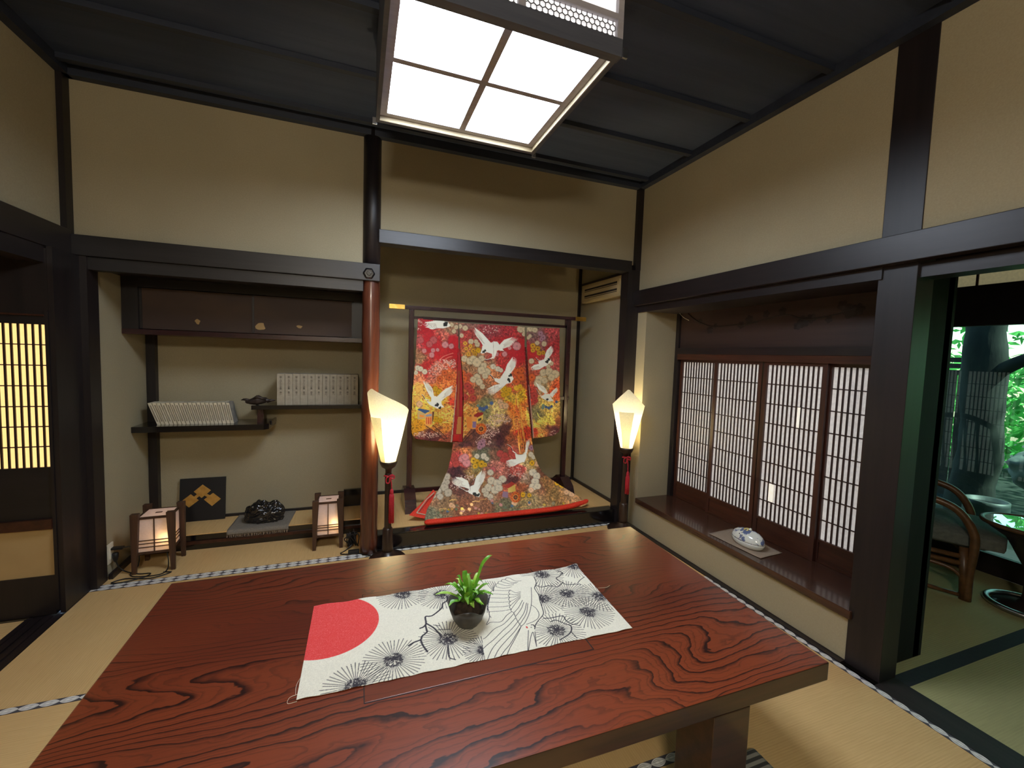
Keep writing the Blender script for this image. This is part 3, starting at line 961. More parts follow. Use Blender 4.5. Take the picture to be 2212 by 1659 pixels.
# the crane covers the pines
cr = [(1130, 240), (1250, 400), (1238, 460), (1215, 560), (1205, 640), (1228, 780), (1180, 890), (1150, 1000), (1122, 1100), (1130, 1250), (1170, 1440), (1490, 1340), (1810, 1290), (1940, 1230), (1905, 1000), (1900, 900), (2015, 800), (2030, 700), (1985, 560), (1970, 480), (1900, 350), (1920, 250), (1890, 170), (1600, 170)]
crp = [BA(*p) for p in cr]
hold = cv.a.copy()
cv.poly(crp, (226, 220, 200))
pm = np.abs(cv.a - np.array([226, 220, 200])).sum(2, keepdims=True) < 1
cv.a += pm * soft * 6
J = [(1540, 380), (1530, 440), (1530, 490), (1540, 550), (1540, 610), (1552, 665), (1588, 715)]
T = [(1275, 380), (1245, 432), (1225, 495), (1208, 560), (1203, 635), (1225, 705), (1250, 790)]
for i in range(6):
    rline(BA, [J[i], ((J[i][0] * 2 + T[i][0]) / 3, (J[i][1] * 2 + T[i][1]) / 3 + 8), T[i]], 2.6)
    mid = ((T[i][0] + T[i + 1][0]) / 2 - 14, (T[i][1] + T[i + 1][1]) / 2)
    rline(BA, [T[i], mid, T[i + 1]], 2.6)
    rline(BA, [J[i], ((J[i][0] + J[i + 1][0]) / 2 - 22, (J[i][1] + J[i + 1][1]) / 2), J[i + 1]], 2.6)
    rline(BA, [J[i], ((J[i][0] + 1700) / 2, (J[i][1] + 440) / 2 + 10), (1690, 400 + i * 18)], 2.4)
J2 = [(1555, 330), (1590, 300), (1630, 275), (1650, 262), (1700, 240)]
T2 = [(1325, 330), (1350, 280), (1400, 250), (1460, 225), (1530, 205)]
for a_, b_ in zip(J2, T2):
    rline(BA, [a_, ((a_[0] + b_[0]) / 2, (a_[1] + b_[1]) / 2 + 22), b_], 2.6)
for a_, b_ in zip(T2, T2[1:]):
    rline(BA, [a_, ((a_[0] + b_[0]) / 2 - 12, (a_[1] + b_[1]) / 2 - 14), b_], 2.6)
for k in range(5):
    rline(BA, [(1160 + 35 * k, 240 + 3 * k), (1215 + 24 * k, 320 - 8 * k), (1290, 400 - 10 * k)], 2.4)
for ln in ([(1560, 700), (1480, 760), (1400, 850), (1250, 860), (1185, 900)], [(1590, 730), (1500, 830), (1420, 900), (1300, 960), (1180, 1080), (1135, 1110)], [(1620, 790), (1520, 900), (1420, 990), (1300, 1110), (1180, 1210), (1130, 1260)], [(1650, 850), (1560, 960), (1440, 1070), (1320, 1190), (1250, 1290), (1190, 1430)], [(1680, 890), (1600, 1000), (1480, 1130), (1370, 1260), (1300, 1390)], [(1700, 920), (1620, 1050), (1540, 1180), (1450, 1290), (1390, 1380)], [(1700, 920), (1660, 1010), (1590, 1140), (1530, 1250), (1490, 1350)], [(1588, 715), (1640, 830), (1700, 920)], [(1850, 340), (1855, 480), (1850, 600), (1820, 730), (1760, 860), (1700, 920)], [(1780, 570), (1750, 700), (1690, 800), (1650, 850)], [(1800, 580), (1780, 720), (1720, 830), (1680, 890)], [(1740, 560), (1700, 660), (1620, 770)], [(1720, 530), (1660, 640), (1590, 720)], [(1850, 600), (1920, 650), (1965, 730), (1950, 800), (1880, 850), (1780, 890)], [(1250, 400), (1238, 460), (1215, 560), (1205, 640), (1228, 780), (1180, 890)], [(1808, 980), (1800, 1220), (1808, 1285), (1840, 1100), (1870, 1010), (1890, 1050), (1930, 1225)], [(1905, 1000), (1930, 1225)]):
    rline(BA, ln, 2.7)
rline(BA, [(1890, 180), (1920, 250), (1920, 300), (1900, 350), (1960, 450), (1980, 540), (2020, 660), (2030, 740), (1960, 830), (1920, 890), (1900, 960)], 4.2)
c_ = BA(1785, 935); cv.disc(c_[0], c_[1], 4.5, (200, 50, 48), 1, 9)
c_ = BA(1850, 935); cv.disc(c_[0], c_[1], 3.5, INK)
rline(BA, [(1850, 900), (1885, 900), (1905, 930)], 5)
for ln in ([(600, 480), (590, 540), (530, 580), (510, 650), (390, 750), (330, 770), (270, 780), (280, 880), (240, 930), (190, 950)], [(270, 900), (290, 980), (290, 1010), (220, 1070), (200, 1120), (100, 1160), (20, 1210)], [(200, 1120), (230, 1200), (300, 1300)], [(290, 880), (390, 940), (450, 1000), (500, 1060)], [(610, 1180), (620, 1370), (720, 1420)]):
    rline(BA, ln, 8 if ln[0][0] != 610 else 5)
rline(BA, [(390, 900), (490, 915)], 4)
rline(BA, [(460, 970), (640, 965)], 4)
for ln in ([(200, 480), (290, 515), (400, 495), (480, 500), (560, 510), (640, 450)], [(640, 290), (590, 340), (540, 375), (640, 440), (720, 475), (900, 465), (940, 475)], [(330, 1025), (450, 1020), (640, 985), (700, 1060), (800, 1120), (860, 1120)], [(450, 1080), (540, 1055), (700, 1120), (770, 1140), (790, 1210), (740, 1290), (600, 1380)], [(560, 250), (620, 270), (650, 300)]):
    rline(CA, ln, 5.5)
rline(CA, [(890, 450), (930, 400), (1000, 350)], 4)
rline(CA, [(790, 1250), (880, 1350)], 4)
nx, ny = 700, 300
S_, T_ = np.meshgrid(np.linspace(0, 1, nx), np.linspace(0, 1, ny))
bot = q[0] + (q[1] - q[0]) * S_[..., None]
topp = q[3] + (q[2] - q[3]) * S_[..., None]
wv = 0.0016 * np.sin(S_ * 75) * np.sin(S_ * 31 + 1)
PX = bot * (1 - T_[..., None]) + topp * T_[..., None]
PX[..., 1] += wv * (1 - T_) - 0.0014 * np.sin(S_ * 55 + 2) * T_
PZ = ZR + 0.0006 + 0.0012 * np.exp(-T_ * 18) * (1 + np.sin(S_ * 60)) * 0.6 + 0.001 * np.exp(-(1 - T_) * 18) * (1 + np.sin(S_ * 47))
curl = np.exp(-((1 - S_) * 0.97) ** 2 / 0.0006 - ((1 - T_) * 0.41) ** 2 / 0.0006)
PZ += 0.009 * curl
M['runner'] = vcol_mat('runner', 0.92, bmp=0.25)
runner = grid_mesh('table_runner', np.dstack([PX, PZ]), cv.sample((PX[..., 0] - RX0) * RS, (PX[..., 1] - RY0) * RS), M['runner'], thick=0.0009)
tag(runner, 'white cloth runner printed with a red sun, black pines and a crane', 'cloth')
thr = [spline([(q[0][0] + 0.004, q[0][1] + 0.02, ZR), (q[0][0] - 0.016, q[0][1] + 0.014, ZR), (q[0][0] - 0.018, q[0][1] - 0.004, ZR), (q[0][0] + 0.002, q[0][1] - 0.004, ZR)], 6),
       spline([(q[0][0] + 0.002, q[0][1] + 0.08, ZR), (q[0][0] - 0.006, q[0][1] + 0.05, ZR), (q[0][0] - 0.004, q[0][1] + 0.02, ZR)], 6),
       spline([(q[2][0] - 0.004, 1.30, ZR), (q[2][0] + 0.03, 1.296, ZR), (q[2][0] + 0.05, 1.304, ZR)], 6)]
for t_ in thr:
    obj('loose_thread', tube(t_, 0.0006, 4), M['book_paper'], runner)

# =================================================================== potted fern
pb = at(1010, 1347, 'z', 0.4545)
PXc, PYc, PZb = pb[0], pb[1], 0.4542
plant = thing('potted_fern', 'small strap-leaved green fern in a dark wavy-rimmed pot', 'plant', (PXc, PYc, PZb))
bm = bmesh.new()
n = 48
rows = [(0.026, 0.0, 0), (0.034, 0.004, 0), (0.047, 0.024, 0), (0.055, 0.044, 0.4), (0.0605, 0.062, 1), (0.0575, 0.0625, 1), (0.050, 0.046, 0.4), (0.040, 0.03, 0)]
rings = []
for r, z, wv_ in rows:
    rg = []
    for k in range(n):
        t = 2 * PI * k / n
        wob = 0.014 * math.sin(3 * t + 0.75) * wv_
        rad = r * (1 + 0.13 * wv_ * math.sin(3 * t + 0.75) + 0.03 * wv_ * math.sin(5 * t))
        rg.append(bm.verts.new((PXc + rad * math.cos(t), PYc + rad * math.sin(t), PZb + z + wob)))
    rings.append(rg)
for A, B in zip(rings, rings[1:]):
    for k in range(n):
        bm.faces.new((A[k], A[(k + 1) % n], B[(k + 1) % n], B[k]))
bm.faces.new(rings[0][::-1])
bm.faces.new(rings[-1])
obj('pot', bm, M['pot'], plant, smooth=True)
bm = bmesh.new()
bmesh.ops.create_icosphere(bm, subdivisions=4, radius=1)
for v in bm.verts:
    d = v.co.normalized()
    k = 1 + 0.12 * mnoise.noise(d * 4) + 0.08 * mnoise.noise(d * 11)
    v.co = Vector((PXc + d.x * 0.044 * k, PYc + d.y * 0.044 * k, PZb + 0.040 + d.z * 0.038 * k))
obj('moss_ball', bm, M['soil'], plant, smooth=True)
def strap(az, L, rise, droop, wd, mat_, base_r=0.01, wav=0.0):
    """strap leaf: rises, then arches over"""
    bm = bmesh.new()
    nn = 12
    ca, sa = math.cos(az), math.sin(az)
    rows_ = []
    for i in range(nn + 1):
        t = i / nn
        out = base_r + L * (t ** 1.15)
        up = 0.068 + rise * math.sin(min(t * droop, 2.6)) 
        ww = wd * (0.35 + 0.65 * math.sin(min(1, t * 1.25) * PI * 0.55)) * (1 - max(0, t - 0.8) * 4.2)
        ww = max(ww, 0.0006)
        wv2 = wav * math.sin(t * 14)
        cx, cy, cz = PXc + ca * out - sa * wv2, PYc + sa * out + ca * wv2, PZb + up
        rows_.append([bm.verts.new((cx - sa * ww * k, cy + ca * ww * k, cz + abs(k) * ww * 0.45)) for k in (-1, 0, 1)])
    for A, B in zip(rows_, rows_[1:]):
        for k in range(2):
            bm.faces.new((A[k], A[k + 1], B[k + 1], B[k]))
    obj('leaf', bm, mat_, plant, smooth=True)
strap(0.35, 0.082, 0.128, 1.75, 0.0072, M['leaf'], wav=0.002)
strap(PI - 0.1, 0.092, 0.040, 1.9, 0.0075, M['leaf_young'])
strap(PI - 0.55, 0.070, 0.052, 2.0, 0.006, M['leaf'])
strap(1.9, 0.022, 0.090, 1.6, 0.009, M['leaf'], wav=0.002)
strap(2.6, 0.030, 0.082, 1.7, 0.007, M['leaf'], wav=0.003)
strap(0.75, 0.055, 0.070, 1.7, 0.0065, M['leaf_young'])
strap(0.1, 0.060, 0.048, 1.8, 0.0065, M['leaf'])
strap(-0.35, 0.068, 0.036, 2.3, 0.008, M['leaf'], wav=0.003)
strap(PI + 0.35, 0.062, 0.022, 2.2, 0.008, M['leaf'], wav=0.003)
strap(-1.45, 0.034, 0.016, 2.6, 0.0075, M['leaf_young'], wav=0.002)
strap(-1.0, 0.046, 0.024, 2.5, 0.008, M['leaf'], wav=0.002)
for k in range(34):
    strap(rnd.uniform(0, 2 * PI), rnd.uniform(0.020, 0.052), rnd.uniform(0.02, 0.078), rnd.uniform(1.6, 2.5), rnd.uniform(0.005, 0.008), M['leaf'] if k % 4 else M['leaf_young'], wav=0.003)

# =================================================================== ceiling light
def fz(z):
    """corner positions of the box lamp when its rim hangs at height z"""
    a, b, c = at(812, 259, 'z', z), at(1148, 337, 'z', z), at(1345, 122, 'z', z)
    return a[0], 0.5 * (b[0] + c[0]), 0.5 * (a[1] + b[1]), c[1]
ZL = 2.33
fx0, fx1, fy1, fy0 = fz(ZL)
lamp = thing('ceiling_light', 'square wooden box ceiling light with bright white panes and a honeycomb strip', 'ceiling light', ((fx0 + fx1) / 2, (fy0 + fy1) / 2, ZL))
t = 0.016
obj('side_board', box(fx0, fx0 + t, fy0, fy1, ZL, ZC), M['fixture_dark'], lamp)
obj('side_board', box(fx1 - t, fx1, fy0, fy1, ZL, ZC), M['fixture_dark'], lamp)
obj('side_board', box(fx0 + t, fx1 - t, fy1 - t, fy1, ZL, ZC), M['fixture_dark'], lamp)
zi = ZL + 0.022
obj('inner_lip', box(fx1 - t - 0.004, fx1 - t, fy0 + t, fy1 - t, ZL + 0.001, zi), M['fixture_inner'], lamp)
obj('inner_lip', box(fx0 + t, fx1 - t - 0.004, fy1 - t - 0.004, fy1 - t, ZL + 0.001, zi), M['fixture_inner'], lamp)
# lower face: frame, cross bars and four panes
fr_w = 0.030
ax0, ax1, ay0, ay1 = fx0 + t, fx1 - t - 0.004, fy0 + 0.03, fy1 - t - 0.004
mx_ = at(1045, 180, 'z', zi)[0]
my_ = at(1045, 180, 'z', zi)[1]
for a in ((ax0, ax0 + fr_w, ay0, ay1), (ax1 - fr_w, ax1, ay0, ay1), (ax0 + fr_w, ax1 - fr_w, ay1 - fr_w, ay1), (ax0 + fr_w, ax1 - fr_w, ay0, ay0 + 0.01)):
    obj('frame_bar', box(a[0], a[1], a[2], a[3], zi, zi + 0.018), M['fixture'], lamp)
obj('cross_bar', box(mx_ - 0.014, mx_ + 0.014, ay0 + 0.01, ay1 - fr_w, zi, zi + 0.016), M['fixture'], lamp)
for a, b in ((ax0 + fr_w, mx_ - 0.014), (mx_ + 0.014, ax1 - fr_w)):
    obj('cross_bar', box(a, b, my_ - 0.013, my_ + 0.013, zi, zi + 0.016), M['fixture'], lamp)
for a, b in ((ax0 + 0.004, mx_), (mx_, ax1 - 0.004)):
    for c, d in ((ay0, my_), (my_, ay1 - 0.004)):
        obj('pane', box(a, b, c, d, zi + 0.010, zi + 0.013), M['pane'], lamp)
# front face towards the viewer: bottom rail, honeycomb strip, rail, upper pane
obj('front_rail', box(fx0, fx1, fy0 - 0.004, fy0 + 0.03, ZL - 0.006, ZL + 0.052), M['fixture_dark'], lamp)
hz0, hz1 = ZL + 0.052, ZL + 0.112
obj('front_rail', box(fx0 + t, fx1 - t, fy0, fy0 + 0.014, hz1, hz1 + 0.02), M['fixture'], lamp)
obj('front_post', box(fx0 - 0.001, fx0 + 0.02, fy0 - 0.003, fy0 + 0.016, hz0, ZC), M['fixture'], lamp)
obj('front_post', box(fx1 - 0.02, fx1 + 0.001, fy0 - 0.003, fy0 + 0.016, hz0, ZC), M['fixture'], lamp)
xm = at(1128, 5, 'y', fy0)[0]
obj('front_post', box(xm - 0.012, xm + 0.012, fy0 - 0.002, fy0 + 0.014, hz0, ZC), M['fixture'], lamp)
obj('pane', box(fx0 + 0.01, fx1 - 0.01, fy0 + 0.016, fy0 + 0.018, hz0 - 0.01, ZC), M['pane_front'], lamp)
bm = bmesh.new()
hr = 0.0115
for side in ((fx0 + 0.02, xm - 0.012), (xm + 0.012, fx1 - 0.02)):
    dx = hr * math.sqrt(3)
    for r in range(-1, 5):
        for c in range(-1, int((side[1] - side[0]) / dx) + 2):
            cx = side[0] + c * dx + (dx / 2 if r % 2 else 0)
            cz = hz0 + r * hr * 1.5
            for k in range(3):
                a0, a1 = math.radians(30 + 60 * k), math.radians(90 + 60 * k)
                p0 = (cx + hr * math.cos(a0), cz + hr * math.sin(a0))
                p1 = (cx + hr * math.cos(a1), cz + hr * math.sin(a1))
                if all(side[0] - 0.001 <= p[0] <= side[1] + 0.001 and hz0 - 0.001 <= p[1] <= hz1 + 0.001 for p in (p0, p1)):
                    tube([(p0[0], fy0 + 0.008, p0[1]), (p1[0], fy0 + 0.008, p1[1])], 0.0016, 4, bm)
hc = obj('honeycomb', bm, M['comb'], lamp)
hc['kind'] = 'stuff'
for (x, y) in ((fx0 - 0.004, fy1 + 0.006), (fx1 + 0.004, fy1 + 0.006), (fx1 + 0.008, fy0 - 0.006)):
    obj('bracket', box(x - 0.010, x + 0.010, y - 0.004, y + 0.004, ZL - 0.010, ZL + 0.02, bev=0.001), M['steel'], lamp)
# unseen fill lamp, added behind the viewer to brighten the walls
bl_ = thing('pendant_lamp', 'warm round pendant lamp hanging behind the viewer', 'lamp', (-0.3, -0.9, 2.15))
obj('shade', lathe([(0.12, 2.05), (0.2, 2.08), (0.21, 2.16), (0.14, 2.24), (0.03, 2.26)], -0.3, -0.9, 24), emit('pendant', (255, 245, 228), FILL_LAMP), bl_, smooth=True)
obj('cord', tube([(-0.3, -0.9, 2.26), (-0.3, -0.9, ZC)], 0.004, 6), M['black_rubber'], bl_)

# =================================================================== two standing lamps
def floor_lamp(bx, by, z_top, z_bot, th0, label, lin_=False):
    L = thing('floor_lamp', label, 'floor lamp', (bx, by, 0), 'a pair of standing paper lamps beside the alcove')
    obj('base', lathe([(0.112, 0.0), (0.114, 0.010), (0.104, 0.020), (0.070, 0.030), (0.046, 0.042), (0.036, 0.06)], bx, by, 28), M['lamp_wood'], L, smooth=True)
    obj('foot', lathe([(0.036, 0.05), (0.034, 0.08), (0.030, 0.20), (0.024, 0.21)], bx, by, 16), M['lamp_wood'], L, smooth=True)
    obj('pole', lathe([(0.0215, 0.20), (0.0205, z_bot - 0.075), (0.018, z_bot - 0.07)], bx, by, 16), M['lamp_wood'], L)
    obj('cup', lathe([(0.018, z_bot - 0.075), (0.020, z_bot - 0.045), (0.042, z_bot - 0.03), (0.052, z_bot - 0.008), (0.054, z_bot + 0.004), (0.046, z_bot + 0.004)], bx, by, 24), M['lamp_wood'], L, smooth=True)
    H = z_top - z_bot
    bm = bmesh.new()
    n, mrow = 64, 14
    def hgt(tt):
        d = abs((tt - th0 + PI) % (2 * PI) - PI) / PI
        if lin_:
            return H * (1 - 0.42 * d)
        return H * (1 - (0.28 * math.sin(d * PI) if d < 0.5 else 0.56 - 0.28 * math.sin(d * PI)))
    rows_ = []
    for j in range(mrow + 1):
        rg = []
        for k in range(n):
            tt = 2 * PI * k / n
            h = hgt(tt) * j / mrow
            r = 0.043 + (0.118 - 0.043) * (h / (0.72 * H))
            if h > 0.70 * H:
                r -= 0.10 * (h - 0.70 * H)
            rg.append(bm.verts.new((bx + r * math.cos(tt), by + r * math.sin(tt), z_bot + h)))
        rows_.append(rg)
    for A, B in zip(rows_, rows_[1:]):
        for k in range(n):
            bm.faces.new((A[k], A[(k + 1) % n], B[(k + 1) % n], B[k]))
    s_ = obj('lamp_shade', bm, M['lamp_paper'], L, smooth=True)
    # folded overlap of the paper sheet, seen as a second layer
    bm = bmesh.new()
    rows_ = []
    for j in range(9):
        rg = []
        for k in range(13):
            tt = th0 - 0.1 + (k - 6) * 0.085
            h = 0.62 * H * j / 8
            r = 0.0455 + (0.118 - 0.043) * (h / (0.72 * H))
            rg.append(bm.verts.new((bx + r * math.cos(tt), by + r * math.sin(tt), z_bot + h)))
        rows_.append(rg)
    for A, B in zip(rows_, rows_[1:]):
        for k in range(12):
            bm.faces.new((A[k], A[k + 1], B[k + 1], B[k]))
    obj('paper_fold', bm, M['lamp_paper'], s_, smooth=True)
    zb = z_bot + 0.085
    bu = obj('bulb', lathe([(0.004, zb - 0.07), (0.012, zb - 0.06), (0.014, zb - 0.03), (0.026, zb), (0.022, zb + 0.022), (0.006, zb + 0.032)], bx, by, 16), M['bulb'], L, smooth=True)
    pl = bpy.data.lights.new('bulb_light', 'POINT')
    pl.energy = FLOOR_LAMP
    pl.color = (1.0, 0.83, 0.50)
    pl.shadow_soft_size = 0.03
    po = bpy.data.objects.new('bulb_light', pl)
    po.location = (bx, by, zb + 0.05)
    C.objects.link(po)
    return L

def red_tassel(bx, by, zk, zt, zb, side, label, parent):
    """cord tied round the pole with a loop and a hanging tassel"""
    T_ = thing('tassel', label, 'tassel', (bx, by, zk), 'red tassels on the standing lamps')
    f = math.atan2(-by, -bx)          # towards the viewer
    fx, fy = math.cos(f), math.sin(f)
    sx, sy = -fy * side, fx * side
    ring = [(bx + 0.0245 * math.cos(2 * PI * k / 16), by + 0.0245 * math.sin(2 * PI * k / 16), zk + 0.004 * math.sin(2 * PI * k / 8)) for k in range(16)]
    obj('knot', tube(ring, 0.005, 6, closed=True), M['red_cord'], T_, smooth=True)
    kx, ky = bx + fx * 0.03, by + fy * 0.03
    P = lambda s_, f_, z: (kx + sx * s_ + fx * f_, ky + sy * s_ + fy * f_, z)
    obj('bow', tube(spline([P(0, 0, zk), P(0.016, .006, zk + 0.012), P(0.034, .004, zk + 0.006), P(0.03, .002, zk - 0.012), P(0.008, .004, zk - 0.004)], 5), 0.0042, 6), M['red_cord'], T_, smooth=True)
    obj('bow', tube(spline([P(0, 0, zk), P(-0.012, .006, zk - 0.006), P(-0.012, .004, zk - 0.034), P(0.004, .004, zk - 0.036), P(0.008, .004, zk - 0.006)], 5), 0.0038, 6), M['red_cord'], T_, smooth=True)
    obj('cord', tube(spline([P(0.01, 0.004, zk), P(0.018, 0.004, (zk + zt) / 2), P(0.02, 0.003, zt)], 5), 0.0036, 6), M['red_cord'], T_, smooth=True)
    cx, cy, _ = P(0.02, 0.003, 0)
    hd = lathe([(0.004, zt), (0.011, zt - 0.012), (0.012, zt - 0.03), (0.009, zt - 0.034)][::-1], cx, cy, 12)
    obj('tassel_head', hd, M['red_cord'], T_, smooth=True)
    bm = bmesh.new()
    nf = 40
    prof = [(0.010, zt - 0.03), (0.0145, zt - 0.05), (0.0155, zb)]
    lathe(prof[::-1], cx, cy, nf, bm)
    for v in bm.verts:
        a = math.atan2(v.co.y - cy, v.co.x - cx)
        k = 1 + 0.12 * math.sin(a * 13)
        v.co.x = cx + (v.co.x - cx) * k
        v.co.y = cy + (v.co.y - cy) * k
        if abs(v.co.z - zb) < 1e-4:
            v.co.z += 0.004 * math.sin(a * 7)
    obj('tassel_skirt', bm, M['red_cord'], T_, smooth=True)

LX1, LY1 = at(838, 1010, 'y', 2.66)[0] + 0.004, 2.665
floor_lamp(LX1, LY1, 1.085, 0.625, math.radians(-143), 'standing paper lamp beside the round pillar, shade tip leaning left', True)
z_ = lambda v: at(845, v, 'y', LY1 - 0.03)[2]
red_tassel(LX1, LY1, z_(1030), z_(1055), z_(1128), 1, 'red cord tassel on the lamp beside the round pillar', None)
LX2, LY2 = 1.912, 2.665
floor_lamp(LX2, LY2, 1.090, 0.632, math.radians(-127), 'standing paper lamp in the corner beside the window sill')
z_ = lambda v: at(1350, v, 'y', LY2 - 0.03)[2]
red_tassel(LX2, LY2, z_(990), z_(1018), z_(1066), 1, 'red cord tassel on the lamp in the corner by the window sill', None)

# =================================================================== paper box lanterns
def box_lantern(FL, FR, BR, ztop, zp0, zp1, zbars, label, bulb_dx):
    FL, FR, BR = (np.array(p, float) for p in (FL, FR, BR))
    BL = FL + (BR - FR)
    c = (FL + BR) / 2
    ex = (FR - FL) / np.linalg.norm(FR - FL)
    ey = np.array([-ex[1], ex[0]])
    wx, wy = np.linalg.norm(FR - FL) / 2, np.linalg.norm(BR - FR) / 2
    L = thing('box_lantern', label, 'lantern', (c[0], c[1], 0), 'paper box lanterns on the floor of the shelf alcove')
    def P(a, b, z):
        p = c + ex * a + ey * b
        return (p[0], p[1], z)
    def bx(a0, a1, b0, b1, z0, z1):
        return hexa([P(a0, b0, z0), P(a1, b0, z0), P(a1, b1, z0), P(a0, b1, z0), P(a0, b0, z1), P(a1, b0, z1), P(a1, b1, z1), P(a0, b1, z1)])
    for sx in (-1, 1):
        for sy in (-1, 1):
            a, b = sx * wx, sy * wy
            k0, k1 = 0.010, 0.019
            def ring(k, z, sh):
                ca, cb = a - sx * sh, b - sy * sh * 0.4
                return [P(ca - k, cb - k * 0.8, z), P(ca + k, cb - k * 0.8, z), P(ca + k, cb + k * 0.8, z), P(ca - k, cb + k * 0.8, z)]
            obj('leg', hexa(ring(k0, 0, -0.004) + ring(k1, ztop, 0.004)), M['lantern_wood'], L)
    ix, iy = wx - 0.012, wy - 0.012
    obj('paper', bx(-ix, ix, -iy, -iy + 0.0012, zp0, zp1), M['lantern_paper'], L)
    obj('paper', bx(-ix, ix, iy - 0.0012, iy, zp0, zp1), M['lantern_paper'], L)
    obj('paper', bx(-ix, -ix + 0.0012, -iy, iy, zp0, zp1), M['lantern_paper'], L)
    obj('paper', bx(ix - 0.0012, ix, -iy, iy, zp0, zp1), M['lantern_paper'], L)
    tp = obj('top_paper', bx(-ix, ix, -iy, iy, zp1 + 0.004, zp1 + 0.0055), M['lantern_paper'], L)
    obj('top_slot', bx(-0.016, 0.016, -0.007, 0.007, zp1 + 0.0055, zp1 + 0.007), M['lantern_wood'], tp)
    for s_ in (-1, 1):
        obj('rail', bx(-wx, wx, s_ * iy - 0.005, s_ * iy + 0.005, zp1 - 0.004, zp1 + 0.008), M['lantern_wood'], L)
        obj('rail', bx(-wx, wx, s_ * iy - 0.005, s_ * iy + 0.005, zp0 - 0.014, zp0), M['lantern_wood'], L)
        obj('rail', bx(s_ * ix - 0.005, s_ * ix + 0.005, -wy, wy, zp1 - 0.004, zp1 + 0.008), M['lantern_wood'], L)
        obj('rail', bx(s_ * ix - 0.005, s_ * ix + 0.005, -wy, wy, zp0 - 0.014, zp0), M['lantern_wood'], L)
        obj('slat', bx(-0.0024, 0.0024, s_ * iy - 0.004, s_ * iy + 0.004, zp0, zp1), M['lantern_wood'], L)
        obj('slat', bx(s_ * ix - 0.004, s_ * ix + 0.004, -0.0024, 0.0024, zp0, zp1), M['lantern_wood'], L)
        for zz in zbars:
            obj('slat', bx(-ix, ix, s_ * iy - 0.0045, s_ * iy + 0.0045, zz - 0.002, zz + 0.002), M['lantern_wood'], L)
            obj('slat', bx(s_ * ix - 0.0045, s_ * ix + 0.0045, -iy, iy, zz - 0.002, zz + 0.002), M['lantern_wood'], L)
    obj('base_board', bx(-ix, ix, -iy, iy, zp0 - 0.012, zp0 - 0.004), M['lantern_wood'], L)
    p = P(bulb_dx, 0, 0)
    zb = zp0 + 0.075
    obj('bulb', lathe([(0.005, zb - 0.075), (0.011, zb - 0.05), (0.016, zb - 0.01), (0.012, zb + 0.01), (0.003, zb + 0.018)], p[0], p[1], 12), M['lantern_bulb'], L, smooth=True)
    pl = bpy.data.lights.new('bulb_light', 'POINT')
    pl.energy = BOX_LAMP
    pl.color = (1.0, 0.62, 0.24)
    pl.shadow_soft_size = 0.02
    po = bpy.data.objects.new('bulb_light', pl)
    po.location = (p[0], p[1] - 0.045, zb - 0.005)
    C.objects.link(po)
    return L
box_lantern((-1.176, 2.886), (-1.004, 2.892), (-1.016, 3.062), 0.345, 0.118, 0.312, (0.165, 0.183, 0.144), 'paper box lantern on dark legs near the wall outlet', 0.05)
box_lantern((-0.262, 2.925), (-0.108, 2.925), (-0.100, 3.085), 0.325, 0.092, 0.302, (0.140, 0.123, 0.155), 'smaller paper box lantern beside the round pillar', 0.04)

# =================================================================== wall outlet, cables
out = thing('wall_outlet', 'white wall outlet low on the side wall of the shelf alcove', 'outlet', (-1.30, 2.895, 0.13))
obj('plate', box(-1.2995, -1.292, 2.868, 2.930, 0.075, 0.185, bev=0.002), M['white_plastic'], out)
obj('socket', box(-1.292, -1.287, 2.885, 2.915, 0.10, 0.165, bev=0.001), M['white_plastic'], out)
p1_ = thing('power_plug', 'flat black plug in the upper socket of the wall outlet', 'plug', (-1.285, 2.90, 0.155))
obj('plug_body', box(-1.287, -1.235, 2.885, 2.915, 0.150, 0.162, bev=0.003), M['black_rubber'], p1_)
obj('lead', tube(spline([(-1.237, 2.90, 0.156), (-1.20, 2.91, 0.150), (-1.18, 2.93, 0.10), (-1.18, 2.92, 0.03), (-1.20, 2.88, 0.006), (-1.16, 2.84, 0.005), (-1.06, 2.83, 0.005), (-1.03, 2.87, 0.006), (-1.04, 2.93, 0.03), (-1.06, 2.96, 0.10)], 6), 0.003, 6), M['black_rubber'], p1_, smooth=True)
p2_ = thing('power_plug', 'black plug hanging from the lower socket of the wall outlet', 'plug', (-1.285, 2.90, 0.115))
obj('plug_body', lathe([(0.006, 0.075), (0.010, 0.085), (0.015, 0.105), (0.015, 0.125), (0.010, 0.13)], -1.274, 2.905, 10), M['black_rubber'], p2_, smooth=True)
obj('lead', tube(spline([(-1.274, 2.905, 0.08), (-1.262, 2.91, 0.04), (-1.235, 2.91, 0.012), (-1.19, 2.89, 0.005), (-1.15, 2.87, 0.0045), (-1.10, 2.86, 0.0045), (-1.12, 2.82, 0.0045), (-1.20, 2.79, 0.0045), (-1.25, 2.80, 0.0045), (-1.20, 2.83, 0.0045), (-1.08, 2.80, 0.0045), (-1.0, 2.845, 0.0045), (-1.04, 2.86, 0.0045)], 6), 0.0032, 6), M['black_rubber'], p2_, smooth=True)
rr = random.Random(3)
bnd = thing('cable_bundle', 'tangled bundle of black cord beside the foot of the round pillar', 'cable', (-0.02, 2.90, 0))
pts = []
for k in range(46):
    a = rr.uniform(0, 2 * PI)
    pts.append((-0.036 + 0.046 * math.cos(a + k) * rr.uniform(.5, 1), 2.905 + 0.03 * math.sin(a) * rr.uniform(.4, 1), 0.064 + 0.058 * math.sin(k * 2.1) * rr.uniform(.6, 1)))
obj('coil', tube(spline(pts, 4), 0.0036, 5), M['black_rubber'], bnd, smooth=True)
